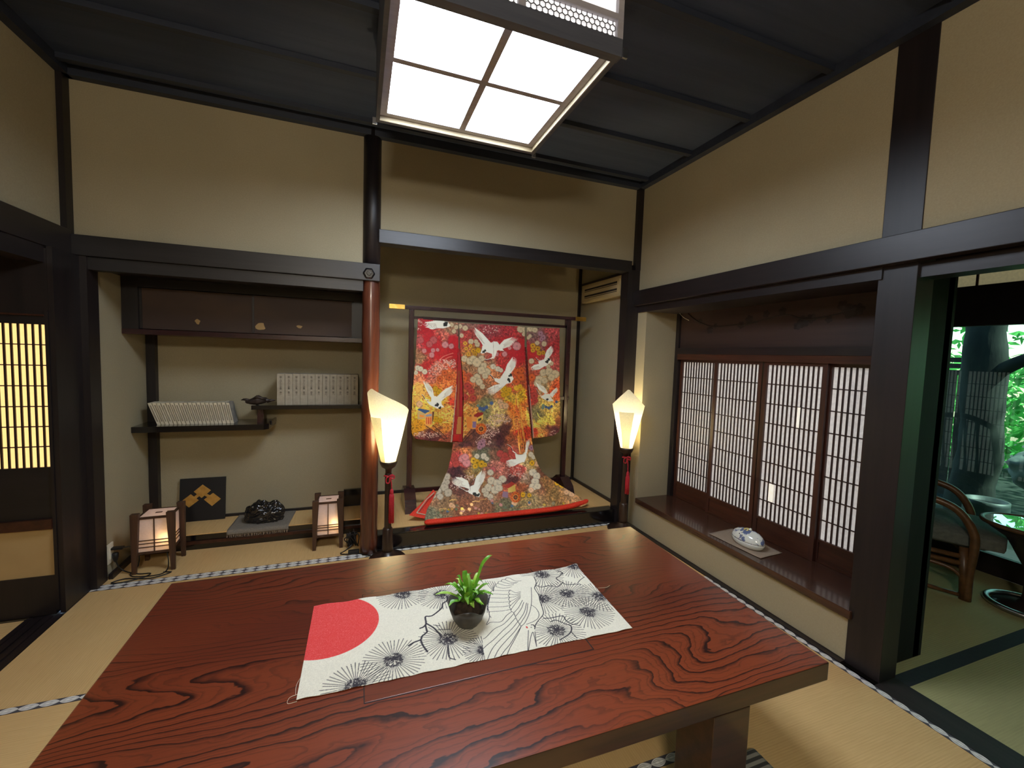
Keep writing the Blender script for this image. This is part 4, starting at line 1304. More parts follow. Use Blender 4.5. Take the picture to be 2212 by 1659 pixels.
obj('lead', tube(spline([(-0.022, 2.895, 0.03), (-0.07, 2.86, 0.005), (-0.10, 2.82, 0.005), (-0.06, 2.80, 0.005), (0.0, 2.795, 0.006), (0.045, 2.76, 0.006), (0.08, 2.735, 0.006), (0.10, 2.72, 0.006)], 6), 0.0034, 6), M['black_rubber'], bnd, smooth=True)
obj('switch', box(-0.055, 0.012, 2.79, 2.815, 0.004, 0.028, bev=0.006), M['black_rubber'], bnd)
# =================================================================== shelf alcove: cabinet, shelves
cab = thing('wall_cabinet', 'dark wooden wall cabinet with two sliding doors above the shelves', 'cabinet', (-0.63, 3.27, 1.355))
YC = 3.10
obj('bottom_board', box(-1.298, 0.034, YC - 0.004, 3.428, 1.357, 1.388, bev=0.002), M['rack'], cab)
obj('end_post', box(-1.298, -1.22, YC, 3.428, 1.388, 1.69), M['post'], cab)
obj('end_post', box(-0.035, 0.034, YC, 3.428, 1.388, 1.69), M['post'], cab)
obj('top_board', box(-1.22, -0.035, YC, 3.428, 1.635, 1.69), M['beam_x'], cab)
xm_ = at(549, 700, 'y', YC)[0]
for x0, x1, y, px_, flakes in ((-1.22, xm_ + 0.008, YC + 0.02, (300, 664), ((427, 695, 4, 8),)), (xm_ - 0.012, -0.035, YC + 0.008, (764, 708), ((563, 705, 8, 15), (647, 706, 5, 6)))):
    d = obj('door', box(x0, x1, y, y + 0.012, 1.392, 1.632), M['cab_door'], cab)
    obj('door_edge', box(x0, x0 + 0.012, y - 0.003, y + 0.012, 1.392, 1.632), M['post'], d)
    obj('door_edge', box(x1 - 0.012, x1, y - 0.003, y + 0.012, 1.392, 1.632), M['post'], d)
    p = at(px_[0], px_[1], 'y', y)
    bm = bmesh.new()
    ringsf = []
    for r, h in ((0.017, 0.0), (0.017, 0.002), (0.012, 0.002), (0.012, 0.0008)):
        ringsf.append([bm.verts.new((p[0] + r * math.cos(2 * PI * k / 20), y - h, p[2] + r * math.sin(2 * PI * k / 20))) for k in range(20)])
    for A, B in zip(ringsf, ringsf[1:]):
        for k in range(20):
            bm.faces.new((A[k], A[(k + 1) % 20], B[(k + 1) % 20], B[k]))
    bm.faces.new(ringsf[-1])
    obj('finger_pull', bm, M['post'], d)
    for (u, v, a, b) in flakes:
        c = at(u, v, 'y', y)
        k = 0.0036
        pts = [(c[0] + a * k * 0.9 * math.cos(t) * (1 + 0.25 * math.sin(3 * t + u)), c[2] + b * k * 0.5 * math.sin(t) * (1 + 0.2 * math.sin(2 * t + v))) for t in [2 * PI * i / 14 for i in range(14)]]
        obj('torn_patch', prism(pts, y - 0.0012, y - 0.0002, 'y'), M['cream_panel'], d)

sh = thing('staggered_shelf', 'dark staggered two-level shelf joined by a short strut', 'shelf', (-0.6, 3.3, 0.757))
ZS = 0.7935
bm = prism([(-1.298, 3.172), (-0.592, 3.172), (-0.565, 3.20), (-0.560, 3.428), (-1.298, 3.428)], 0.757, ZS)
obj('lower_board', bm, M['lacquer'], sh)
obj('board_end', box(-0.572, -0.556, 3.26, 3.428, ZS - 0.02, ZS + 0.010, bev=0.004), M['lacquer'], sh)
obj('upper_board', box(-0.672, 0.034, 3.215, 3.428, 0.886, 0.914, bev=0.002), M['lacquer'], sh)
obj('strut', box(-0.642, -0.606, 3.24, 3.275, ZS, 0.886), M['rack_z'], sh)

def leaned(x, lean, th, y0, y1, z0, h):
    s = math.tan(lean) * h
    return hexa([(x, y0, z0), (x + th, y0, z0), (x + th, y1, z0), (x, y1, z0), (x - s, y0, z0 + h), (x - s + th, y0, z0 + h), (x - s + th, y1, z0 + h), (x - s, y1, z0 + h)])
ords = ['first', 'second', 'third', 'fourth', 'fifth', 'sixth', 'seventh', 'eighth', 'ninth', 'tenth', 'eleventh', 'twelfth', 'thirteenth', 'fourteenth', 'fifteenth', 'sixteenth', 'seventeenth', 'eighteenth', 'nineteenth']
NB = 19
for k in range(NB):
    x = -1.196 + 0.02215 * k
    le = math.radians(19 - 0.45 * k)
    y0 = 3.245 + 0.006 * rnd.random()
    h = 0.137 + 0.003 * rnd.random()
    b = thing('book', f'thin leaning cream book, {ords[k]} from the left on the lower alcove shelf', 'book', (x, y0, ZS), 'leaning books on the lower alcove shelf')
    obj('cover', leaned(x, le, 0.0185, y0, y0 + 0.10, ZS, h), M['book_paper'] if k < NB - 1 else M['book_cover'], b)
    obj('spine', leaned(x + 0.0005, le, 0.0175, y0 - 0.0016, y0, ZS, h), M['book_spine'], b)
    s = math.tan(le)
    obj('spine_text', leaned(x + 0.0055 - s * 0.02, le, 0.008, y0 - 0.0024, y0 - 0.0016, ZS + 0.02, h - 0.034), M['ink_soft'], b)

# standing boxed volumes with printed spines
title = '歌こ日んの全集'
nums = '一二三四五六七八九十終'
def text_mesh(s, size):
    cu = bpy.data.curves.new('t', 'FONT')
    cu.body = s
    cu.size = size
    cu.align_x = 'CENTER'
    cu.space_line = 0.86
    cu.resolution_u = 1
    o = bpy.data.objects.new('t', cu)
    C.objects.link(o)
    bpy.context.view_layer.update()
    me = bpy.data.meshes.new_from_object(o.evaluated_get(bpy.context.evaluated_depsgraph_get()))
    bpy.data.objects.remove(o)
    me.materials.clear()
    me.materials.append(M['ink'])
    return me
for k in range(11):
    x = -0.5235 + 0.0473 * k
    y0 = 3.255 if k else 3.240
    zb = 0.914
    b = thing('boxed_book', f'pale boxed volume with a printed spine, {ords[k]} from the left on the upper shelf', 'book', (x, y0, zb), 'boxed volumes on the upper alcove shelf')
    obj('slipcase', box(x + 0.0006, x + 0.0467, y0, y0 + 0.13, zb, zb + 0.214, bev=0.001), M['box_paper'], b)
    me = text_mesh('\n'.join(title) + '\n\n' + '巻\n' + nums[k], 0.0155)
    me.transform(Matrix.Translation((x + 0.0235, y0 - 0.0006, zb + 0.186)) @ Matrix.Rotation(PI / 2, 4, 'X'))
    obj('spine_title', me, None, b)
    obj('spine_rule', box(x + 0.012, x + 0.035, y0 - 0.0006, y0, zb + 0.012, zb + 0.0135), M['ink_soft'], b)

# bird-shaped ornament on the end of the upper shelf
orn = thing('bird_ornament', 'small dark bronze ornament like a crouching bird on the shelf end', 'ornament', (-0.64, 3.25, 0.914))
bm = bmesh.new()
bmesh.ops.create_icosphere(bm, subdivisions=4, radius=1)
for v in bm.verts:
    d = v.co.copy()
    x, y, z = d
    kx = 0.074 * x
    kz = 0.028 * z * (1 - 0.45 * abs(x)) + 0.010 * math.exp(-((x + 0.05) / 0.3) ** 2) * (z > -0.2)
    ky = 0.034 * y * (1 - 0.35 * abs(x))
    n_ = 0.006 * mnoise.noise(d * 3)
    v.co = Vector((-0.640 + kx + n_, 3.252 + ky, 0.914 + 0.028 + kz + n_ * 0.6 + 0.006 * x))
for v in bm.verts:
    v.co.z = max(v.co.z, 0.9142)
obj('body', bm, M['bronze'], orn, smooth=True)
obj('head', tube([(-0.690, 3.25, 0.945), (-0.708, 3.248, 0.951), (-0.722, 3.247, 0.952), (-0.736, 3.246, 0.948)], [0.010, 0.009, 0.007, 0.002], 10), M['bronze'], orn, smooth=True)
obj('tail', tube([(-0.585, 3.252, 0.938), (-0.560, 3.252, 0.946), (-0.535, 3.253, 0.944)], [0.012, 0.009, 0.004], 8), M['bronze'], orn, smooth=True)
obj('wing', tube([(-0.665, 3.225, 0.958), (-0.640, 3.222, 0.972), (-0.610, 3.224, 0.962), (-0.585, 3.228, 0.950)], [0.004, 0.011, 0.009, 0.003], 8), M['bronze'], orn, smooth=True)

# crest board leaning on the back wall
crest = thing('crest_board', 'square black board with three linked gold diamonds leaning on the alcove wall', 'board', (-1.0, 3.39, 0.101))
tl, tr, brc = (388.7, 1035.4), (490.7, 1030.0), (482.7, 1115.7)
Yb, Yt = 3.375, 3.411
def on_board(u, v):
    """point of the tilted board seen at pixel (u, v)"""
    d = ray(u, v)
    nrm = np.array([0, 0.285, -(Yt - Yb)])
    P0 = np.array([0, Yb, 0.1015])
    return CAM + d * (np.dot(P0 - CAM, nrm) / np.dot(d, nrm))
A_, B_, D_ = on_board(*tl), on_board(*tr), on_board(*brc)
x0, x1, ztp = A_[0], (B_[0] + D_[0]) / 2, (A_[2] + B_[2]) / 2
sl = (Yt - Yb) / 0.285
yat = lambda z: Yb + (z - 0.1015) * sl
obj('board', hexa([(x0, Yb, 0.1015), (x1, Yb, 0.1015), (x1, Yb + 0.012, 0.1015), (x0, Yb + 0.012, 0.1015), (x0, yat(ztp), ztp), (x1, yat(ztp), ztp), (x1, yat(ztp) + 0.012, ztp), (x0, yat(ztp) + 0.012, ztp)]), M['black_board'], crest)
def gold_poly(pts, name):
    P = [on_board(380 + x / 6.9125, 1000 + y / 6.9125) for x, y in pts]
    bm = bmesh.new()
    lo = [bm.verts.new((p[0], yat(p[2]) + 0.0005, p[2])) for p in P]
    hi = [bm.verts.new((p[0], yat(p[2]) - 0.0022, p[2])) for p in P]
    bm.faces.new(lo)
    bm.faces.new(hi)
    for i in range(len(P)):
        bm.faces.new((lo[i], lo[(i + 1) % len(P)], hi[(i + 1) % len(P)], hi[i]))
    obj(name, bm, M['gold_leaf'], crest)
gold_poly([(400, 322), (525, 408), (385, 522), (268, 428)], 'gold_diamond')
gold_poly([(222, 468), (342, 556), (197, 664), (78, 576)], 'gold_diamond')
gold_poly([(556, 446), (672, 534), (540, 642), (420, 546)], 'gold_diamond')
gold_poly([(268, 506), (316, 466), (352, 494), (306, 530)], 'gold_link')
gold_poly([(430, 486), (462, 458), (510, 484), (474, 510)], 'gold_link')

# dark polished rock on a fringed cloth
cl = thing('fringed_cloth', 'grey woven cloth with a fringe lying under the dark rock', 'cloth', (-0.61, 3.3, 0.102))
cq = [at(u, v, 'z', 0.1035)[:2] for u, v in ((491, 1145), (624, 1133), (640, 1103), (522, 1107))]
cq = [np.array(p) for p in cq]
bm = bmesh.new()
rows_ = []
for j in range(25):
    t = j / 20
    rw = []
    for i in range(31):
        s = i / 30
        a = cq[0] + (cq[1] - cq[0]) * s
        b = cq[3] + (cq[2] - cq[3]) * s
        if j <= 20:
            p = b + (a - b) * t
            p3 = (p[0], min(p[1], 3.425), 0.1032 + 0.0012 * math.sin(s * 17 + t * 9) ** 2)
        else:
            k = (j - 20) / 4
            p3 = (a[0], 3.136 - 0.004 * math.sin(k * 1.5) - 0.003 * k * math.sin(s * 30) ** 2, 0.1035 - 0.026 * k)
        rw.append(bm.verts.new(p3))
    rows_.append(rw)
for A, B in zip(rows_, rows_[1:]):
    for k in range(30):
        bm.faces.new((A[k], A[k + 1], B[k + 1], B[k]))
o = obj('weave', bm, M['grey_cloth'], cl, smooth=True)
md = o.modifiers.new('thickness', 'SOLIDIFY'); md.thickness = 0.0015; md.offset = 1
bm = bmesh.new()
for i in range(90):
    s = (i + rnd.random() * 0.6) / 90
    a = cq[0] + (cq[1] - cq[0]) * s
    dx = rnd.uniform(-0.006, 0.006)
    tube([(a[0], 3.1335, 0.079), (a[0] + dx * 0.5, 3.129, 0.068), (a[0] + dx, 3.128, 0.056 + rnd.uniform(0, 0.008))], 0.0011, 4, bm)
o = obj('fringe', bm, M['tan_cloth'], cl)
o['kind'] = 'stuff'
rock = thing('dark_rock', 'glossy dark craggy rock displayed on a grey fringed cloth', 'rock', (-0.605, 3.28, 0.105))
bm = bmesh.new()
bmesh.ops.create_icosphere(bm, subdivisions=6, radius=1)
for v in bm.verts:
    d = v.co.normalized()
    x, y, z = d
    n1 = mnoise.noise(d * 2.6 + Vector((3, 1, 2)))
    n2 = 1 - abs(mnoise.noise(d * 3.7 + Vector((7, 0, 1)))) * 2
    n3 = mnoise.noise(d * 14)
    k = 1 + 0.17 * n1 + 0.14 * n2 + 0.02 * n3
    X, Y, Z = 0.112 * x * k, 0.062 * y * k, 0.085 * z * k
    Z += 0.022 * math.exp(-((x + 0.32) / 0.12) ** 2 - (y / 0.6) ** 2) * (z > 0)
    Z += 0.006 * math.exp(-((x - 0.6) / 0.2) ** 2) * (z > 0) - 0.012 * math.exp(-((x - 0.2) / 0.12) ** 2) * (z > 0)
    v.co = Vector((-0.604 + X, 3.262 + Y, 0.150 + Z))
    if v.co.z < 0.106:
        v.co.z = 0.106
obj('rock', bm, M['stone'], rock, smooth=True)

# =================================================================== vent and cable of the kimono alcove
vt = thing('air_vent', 'cream louvred air vent box high in the kimono alcove', 'vent', (1.96, 3.17, 1.80))
va, vb, vc_, vd = at(1258, 615, 'x', 1.935), at(1343, 594, 'x', 1.935), at(1341, 640, 'x', 1.935), at(1257, 654, 'x', 1.935)
vy0, vy1 = vb[1], min(va[1], 3.59)
vz0, vz1 = (vc_[2] + vd[2]) / 2, (va[2] + vb[2]) / 2
obj('casing', box(1.937, 1.988, vy0, vy1, vz0, vz1, bev=0.004), M['vent'], vt)
obj('top_flange', box(1.930, 1.988, vy0 - 0.01, vy1, vz1 - 0.006, vz1 + 0.012), M['post'], vt)
obj('face_plate', box(1.930, 1.937, vy0 + 0.02, vy1 - 0.01, vz0 + 0.012, vz1 - 0.03, bev=0.002), M['vent'], vt)
for zc_ in (vz0 + (vz1 - vz0) * 0.62, vz0 + (vz1 - vz0) * 0.28):
    obj('slot', box(1.9285, 1.931, vy0 + 0.05, vy1 - 0.06, zc_, zc_ + 0.016), M['vent_dark'], vt)
    obj('slot', box(1.9285, 1.931, vy0 + 0.05, vy1 - 0.06, zc_ - 0.010, zc_ - 0.005), M['vent_dark'], vt)
    obj('louvre', box(1.9265, 1.931, vy0 + 0.05, vy1 - 0.06, zc_ - 0.005, zc_), M['vent'], vt)
cb = [at(u, v, 'x', 1.982) for u, v in ((1347, 650), (1346, 700), (1343, 790), (1338, 870), (1330, 930), (1328, 990), (1328, 1020), (1334, 1062))]
tag(obj('thin_cable', tube(spline([tuple(p) for p in cb], 6), 0.0022, 6), M['black_rubber'], smooth=True), 'thin dark cable hanging down the side wall of the kimono alcove', 'cable')

# =================================================================== incense burner on the sill
mat_q = [at(u, v, 'z', 0.241)[:2] for u, v in ((1531, 1153), (1582, 1142), (1690, 1195), (1643, 1207))]
bm = bmesh.new()
rows_ = []
for j in range(13):
    rw = []
    for i in range(13):
        s, t = i / 12, j / 12
        a = mat_q[0] + (mat_q[1] - mat_q[0]) * s
        b = mat_q[3] + (mat_q[2] - mat_q[3]) * s
        p = a + (b - a) * t
        rw.append(bm.verts.new((p[0], p[1], 0.2412 + 0.0010 * math.sin(7 * t + 3 * s) ** 2 + (0.004 * max(0, t - 0.9) * 10 * 0.3))))
    rows_.append(rw)
for A, B in zip(rows_, rows_[1:]):
    for k in range(12):
        bm.faces.new((A[k], A[k + 1], B[k + 1], B[k]))
o = obj('placemat', bm, M['tan_cloth'], smooth=True)
md = o.modifiers.new('thickness', 'SOLIDIFY'); md.thickness = 0.0015; md.offset = 1
tag(o, 'small tan cloth mat under the porcelain incense burner', 'mat')
def china_mat():
    m, nt, bs = newmat('china')
    v = coords(nt)
    vo = nt.nodes.new('ShaderNodeTexVoronoi')
    vo.inputs['Scale'].default_value = 42
    nt.links.new(v, vo.inputs['Vector'])
    d = N(nt, vo.outputs['Distance'])
    big = nz(nt, v, 16, 2)
    blue = d.smooth(0.62, 0.5) * big.smooth(0.44, 0.52)
    dots = d.smooth(0.14, 0.09) * big.smooth(0.5, 0.44)
    f = blue.mx(dots * 0.8)
    nt.links.new(mixc(nt, f, rgba((226, 228, 220)), rgba((96, 110, 150))), bs.inputs['Base Color'])
    bs.inputs['Roughness'].default_value = 0.12
    bs.inputs['Coat Weight'].default_value = 0.5
    return m
M['china'] = china_mat()
M['china_white'] = basic('china_white', (220, 224, 216), (228, 230, 224), 0.15, 10, coat=0.5)
M['china_yellow'] = basic('china_yellow', (206, 186, 110), (222, 206, 140), 0.2, 60)
ib_ = thing('incense_burner', 'oval blue and white porcelain incense burner with pierced lid', 'incense burner', (2.145, 1.772, 0.243))
BXc, BYc, BZ = 2.142, 1.770, 0.2440
def oval(prof, n=40, sx=0.060, sy=0.100):
    bm = bmesh.new()
    rings = [[bm.verts.new((BXc + sx * r * math.cos(2 * PI * k / n), BYc + sy * r * math.sin(2 * PI * k / n), BZ + z)) for k in range(n)] for r, z in prof]
    for A, B in zip(rings, rings[1:]):
        for k in range(n):
            bm.faces.new((A[k], A[(k + 1) % n], B[(k + 1) % n], B[k]))
    bm.faces.new(rings[0][::-1])
    bm.faces.new(rings[-1])
    return bm
obj('bowl', oval([(0.70, 0), (0.84, 0.003), (0.95, 0.014), (1.0, 0.030), (0.995, 0.034)]), M['china_white'], ib_, smooth=True)
lid = obj('lid', oval([(1.0, 0.035), (0.995, 0.042), (0.95, 0.056), (0.84, 0.070), (0.66, 0.081), (0.42, 0.088), (0.15, 0.091)]), M['china'], ib_, smooth=True)
for (dy, dz, r) in ((0.006, 0.074, 0.006), (0.016, 0.066, 0.0065), (-0.004, 0.064, 0.0065)):
    xx = BXc - 0.060 * math.sqrt(max(0.02, 1 - ((dz - 0.035) / 0.058) ** 1.6)) + 0.0
    bm = bmesh.new()
    bmesh.ops.create_uvsphere(bm, u_segments=12, v_segments=8, radius=1)
    for v in bm.verts:
        v.co = Vector((xx + v.co.x * 0.004, BYc + dy + v.co.y * r, BZ + dz + v.co.z * r * 0.8))
    obj('piercing', bm, M['vent_dark'], lid, smooth=True)
bm = bmesh.new()
bmesh.ops.create_uvsphere(bm, u_segments=14, v_segments=10, radius=0.008)
bmesh.ops.translate(bm, verts=bm.verts, vec=(BXc, BYc - 0.012, BZ + 0.097))
obj('knob', bm, M['china_white'], ib_, smooth=True)
obj('bow', tube(spline([(BXc - 0.022, BYc + 0.010, BZ + 0.082), (BXc - 0.012, BYc + 0.016, BZ + 0.092), (BXc, BYc + 0.004, BZ + 0.096), (BXc - 0.012, BYc - 0.004, BZ + 0.092), (BXc - 0.026, BYc + 0.002, BZ + 0.080)], 5), 0.0045, 6), M['china_yellow'], ib_, smooth=True)

# =================================================================== kimono stand
YR = 3.27
rack = thing('kimono_stand', 'dark lacquered kimono stand with gold capped crossbar', 'stand', (1.03, YR, 0.112))
zr = 1.638
xl, xr_ = at(840, 665, 'y', YR)[0], at(1264, 694, 'y', YR)[0]
obj('crossbar', box(xl + 0.005, xr_ - 0.005, YR - 0.014, YR + 0.014, zr - 0.014, zr + 0.014, bev=0.003), M['rack'], rack)
obj('gold_cap', box(xl, xl + 0.115, YR - 0.017, YR + 0.017, zr - 0.017, zr + 0.017, bev=0.002), M['gold'], rack)
obj('gold_cap', box(xr_ - 0.10, xr_, YR - 0.017, YR + 0.017, zr - 0.017, zr + 0.017, bev=0.002), M['gold'], rack)
pxl, pxr = at(886, 860, 'y', YR)[0], at(1222, 850, 'y', YR)[0]
for x in (pxl, pxr):
    obj('post', box(x - 0.019, x + 0.019, YR - 0.016, YR + 0.016, 0.15, zr - 0.014, bev=0.003), M['rack_z'], rack)
    obj('foot', prism([(YR - 0.17, 0.1125), (YR + 0.17, 0.1125), (YR + 0.13, 0.205), (YR + 0.04, 0.265), (YR - 0.04, 0.265), (YR - 0.13, 0.205)], x - 0.042, x + 0.042, 'x'), M['rack'], rack)
obj('lower_bar', box(pxl, pxr + 0.03, YR - 0.012, YR + 0.012, 0.935, 0.965, bev=0.003), M['rack'], rack)
obj('lower_bar', box(pxl, pxr, YR - 0.010, YR + 0.010, 0.22, 0.25), M['rack'], rack)
obj('hanging_rod', box(pxl + 0.02, pxr - 0.015, YR - 0.010, YR + 0.010, 1.555, 1.575), M['rack'], rack)
obj('rod_hook', box(pxr - 0.032, pxr - 0.02, YR - 0.010, YR + 0.010, 1.555, zr - 0.014), M['rack'], rack)
wq = [at(u, v, 'x', 2.28) for u, v in ((1466, 672), (1470, 679), (1477, 686), (1488, 692))]
tag(obj('loose_wire', tube(spline([tuple(p) for p in wq], 5), 0.0018, 5), M['white_plastic'], smooth=True), 'short pale wire hanging from the roof of the window bay', 'wire')
# =================================================================== the kimono
KU, KV, KS = 870, 675, 3.0
kc = Canvas(int(420 * KS), int(475 * KS), (150, 60, 50))
K = lambda x, y: ((x - KU) * KS, (y - KV) * KS)
ctrl = [(905,695,170,45,50),(925,705,175,30,40),(975,700,150,110,85),(930,740,185,35,45),(910,735,180,80,80),(960,735,180,95,80),(985,740,185,30,40),(905,775,150,110,80),(940,765,190,35,40),(980,765,180,25,35),(915,790,175,40,40),(935,800,200,110,90),(900,810,205,120,90),(935,830,225,120,60),(965,820,215,110,60),(900,850,235,170,90),(950,860,225,160,60),(975,870,215,70,50),(900,880,225,170,80),(930,900,230,170,80),(965,890,225,160,80),(905,915,210,150,50),(960,920,205,130,60),(905,940,105,45,48),(940,946,84,36,42),(965,945,150,75,55),
(1010,710,140,95,85),(1060,705,150,60,65),(1100,710,160,50,55),(1125,705,175,60,55),(1010,735,160,60,55),(1050,740,170,45,50),(1100,745,180,35,40),(1120,770,175,30,40),(1010,770,165,110,60),(1040,790,160,120,90),(1080,770,180,60,55),(1110,790,180,45,45),(1020,800,140,100,70),(1060,810,190,120,80),(1110,820,190,85,50),(1010,830,180,80,50),(1040,840,150,100,70),(1070,850,200,110,70),(1125,830,180,80,50),(1010,860,170,90,50),(1050,870,120,115,80),(1090,850,185,150,60),(1120,850,190,150,50),(1010,890,215,140,70),(1040,890,130,125,85),(1080,890,200,170,110),(1115,880,215,110,50),(1120,920,215,130,70),(1000,920,215,140,70),(1060,910,180,160,100),(1095,930,85,48,46),(1040,940,100,60,54),(1000,960,74,38,40),(1070,955,74,36,42),(1120,950,150,80,50),(1140,930,190,60,40),
(1000,975,190,110,60),(1040,985,100,100,80),(1080,980,110,80,60),(1110,985,190,90,70),(990,1000,180,70,66),(1030,1005,140,125,80),(1075,1005,170,100,85),(1110,1010,180,76,66),(1140,1000,170,140,90),(985,1025,66,32,38),(1020,1025,140,110,60),(1060,1025,160,100,75),(1100,1030,84,44,46),(1140,1030,150,120,95),(960,1030,150,120,90),(945,1050,140,125,105),(1000,1050,100,60,50),(1060,1055,150,120,90),(1100,1060,170,90,60),(1130,1060,160,90,60),(1165,1030,110,70,54),(1190,1050,150,110,70),(930,1085,150,110,80),(930,1105,110,110,90),(970,1085,140,110,80),(1000,1105,130,80,55),(1050,1090,140,95,70),(1090,1095,110,105,76),(1140,1085,150,130,90),(1200,1070,140,110,70),(1230,1075,170,130,90),
(1145,715,120,90,85),(1165,735,130,80,80),(1195,715,170,70,72),(1195,750,160,45,48),(1145,770,175,35,40),(1150,800,170,80,60),(1195,790,175,80,75),(1175,830,170,140,100),(1198,840,220,90,50),(1150,850,180,60,50),(1160,880,130,120,80),(1185,870,190,160,90),(1150,905,235,180,90),(1185,905,200,180,90),(1160,935,215,140,80),(1195,935,96,46,50),(1203,915,140,80,50)]
cp_ = np.array(ctrl, float)
gy, gx = np.mgrid[0:475:2, 0:420:2].astype(float)
gx += KU; gy += KV
krng = np.random.default_rng(11)
def smooth_noise(h, w_, cell):
    a = krng.normal(0, 1, (int(h / cell) + 3, int(w_ / cell) + 3))
    y, x = np.mgrid[0:h, 0:w_] / cell
    i, j = y.astype(int), x.astype(int)
    fy, fx = y - i, x - j
    fy, fx = fy * fy * (3 - 2 * fy), fx * fx * (3 - 2 * fx)
    return (a[i, j] * (1 - fx) + a[i, j + 1] * fx) * (1 - fy) + (a[i + 1, j] * (1 - fx) + a[i + 1, j + 1] * fx) * fy
hh, wwd = gx.shape
wx_ = gx + 7 * smooth_noise(hh, wwd, 10) + 3 * smooth_noise(hh, wwd, 4)
wy_ = gy + 7 * smooth_noise(hh, wwd, 10) + 3 * smooth_noise(hh, wwd, 4)
d2 = (wx_[..., None] - cp_[:, 0]) ** 2 + (wy_[..., None] - cp_[:, 1]) ** 2 + 4
wt = d2 ** -2.6
base = (wt[..., None] * cp_[:, 2:]).sum(2) / wt.sum(2)[..., None]
yy, xx = np.mgrid[0:kc.h, 0:kc.w]
bi, bj = np.minimum((yy / 6).astype(int), hh - 1), np.minimum((xx / 6).astype(int), wwd - 1)
fy, fx = ((yy / 6) % 1)[..., None], ((xx / 6) % 1)[..., None]
bi1, bj1 = np.minimum(bi + 1, hh - 1), np.minimum(bj + 1, wwd - 1)
kc.a = (base[bi, bj] * (1 - fx) + base[bi, bj1] * fx) * (1 - fy) + (base[bi1, bj] * (1 - fx) + base[bi1, bj1] * fx) * fy
# fine brocade: small curls lighter and darker than the ground, except on the plain red
n1 = smooth_noise(kc.h, kc.w, 5)
n2 = smooth_noise(kc.h, kc.w, 9)
lumn = kc.a.mean(2)
plain = np.clip((kc.a[..., 0] - kc.a[..., 1] * 3.2) / 60, 0, 1)
kc.a *= (1 + (0.15 * n1 + 0.12 * n2) * (1 - 0.8 * plain))[..., None]
for k in range(5200):
    x, y = rnd.uniform(882, 1275), rnd.uniform(682, 1125)
    cx, cy = K(x, y)
    c0 = kc.a[min(kc.h - 1, int(cy)), min(kc.w - 1, int(cx))]
    if c0[0] > 3.2 * c0[1] and rnd.random() < 0.85:
        continue
    f = rnd.choice((0.45, 0.6, 1.35, 1.6))
    tint = np.clip(c0 * f + np.array([8, 6, 0]), 0, 255)
    t = rnd.uniform(0, 2 * PI)
    r = rnd.uniform(3, 8)
    kc.line([(cx, cy), (cx + r * math.cos(t), cy + r * math.sin(t)), (cx + r * math.cos(t) + r * 0.7 * math.cos(t + 1.3), cy + r * math.sin(t) + r * 0.7 * math.sin(t + 1.3))], rnd.uniform(1.2, 2.4), tint, 0.55)
# blossom spray: white flecks
def spray(cx, cy, rx, ry, n, col=(236, 206, 190)):
    for k in range(n):
        a, r = rnd.uniform(0, 2 * PI), math.sqrt(rnd.random())
        x, y = K(cx + rx * r * math.cos(a), cy + ry * r * math.sin(a))
        kc.disc(x, y, rnd.uniform(1.5, 4.2), np.array(col) * rnd.uniform(0.85, 1.05), 0.95)
        if rnd.random() < 0.5:
            t = rnd.uniform(0, 6.3)
            kc.line([(x, y), (x + 7 * math.cos(t), y + 7 * math.sin(t))], 1.4, (120, 60, 54), 0.7)
for a in ((955, 788, 16, 13, 130), (975, 785, 10, 10, 70), (940, 800, 16, 10, 60), (925, 938, 32, 7, 150), (1078, 906, 26, 12, 190), (1058, 930, 20, 14, 150), (1045, 952, 18, 14, 130), (1110, 1020, 20, 12, 80), (1130, 1030, 10, 10, 60), (1060, 712, 18, 9, 50), (904, 702, 8, 14, 40), (985, 1050, 14, 10, 50), (1195, 936, 9, 7, 30), (1010, 1030, 16, 9, 50)):
    spray(*a)
def gold_streak(pts, wd, col=(240, 180, 90)):
    P = [K(*p) for p in pts]
    kc.line(spline(P, 6), wd, col, 0.8)
for k in range(26):
    x, y = rnd.uniform(895, 975), rnd.uniform(858, 930)
    gold_streak([(x, y), (x + 10, y - 5), (x + 22, y - 4)], rnd.uniform(2, 5), rnd.choice(((248, 206, 120), (214, 120, 50), (250, 190, 90))))
for k in range(22):
    x, y = rnd.uniform(996, 1008), rnd.uniform(845, 950)
    gold_streak([(x - 4, y + 4), (x + 2, y), (x + 6, y - 6)], rnd.uniform(2, 5), rnd.choice(((250, 206, 130), (190, 90, 40))))
for k in range(20):
    x, y = rnd.uniform(1108, 1132), rnd.uniform(848, 960)
    gold_streak([(x, y), (x + 1, y + 12), (x + 3, y + 30)], rnd.uniform(2, 5), rnd.choice(((250, 180, 90), (190, 70, 40), (236, 150, 60))))
for k in range(16):
    x, y = rnd.uniform(1146, 1170), rnd.uniform(890, 940)
    gold_streak([(x, y), (x + 4, y + 8), (x + 12, y + 12)], rnd.uniform(2, 6), rnd.choice(((250, 206, 110), (220, 140, 60))))
for p in (((948, 783), (955, 772), (968, 766), (978, 763)), ((958, 778), (968, 772), (976, 770)), ((905, 860), (915, 852), (925, 850))):
    gold_streak(p, 2.4, (240, 180, 150))
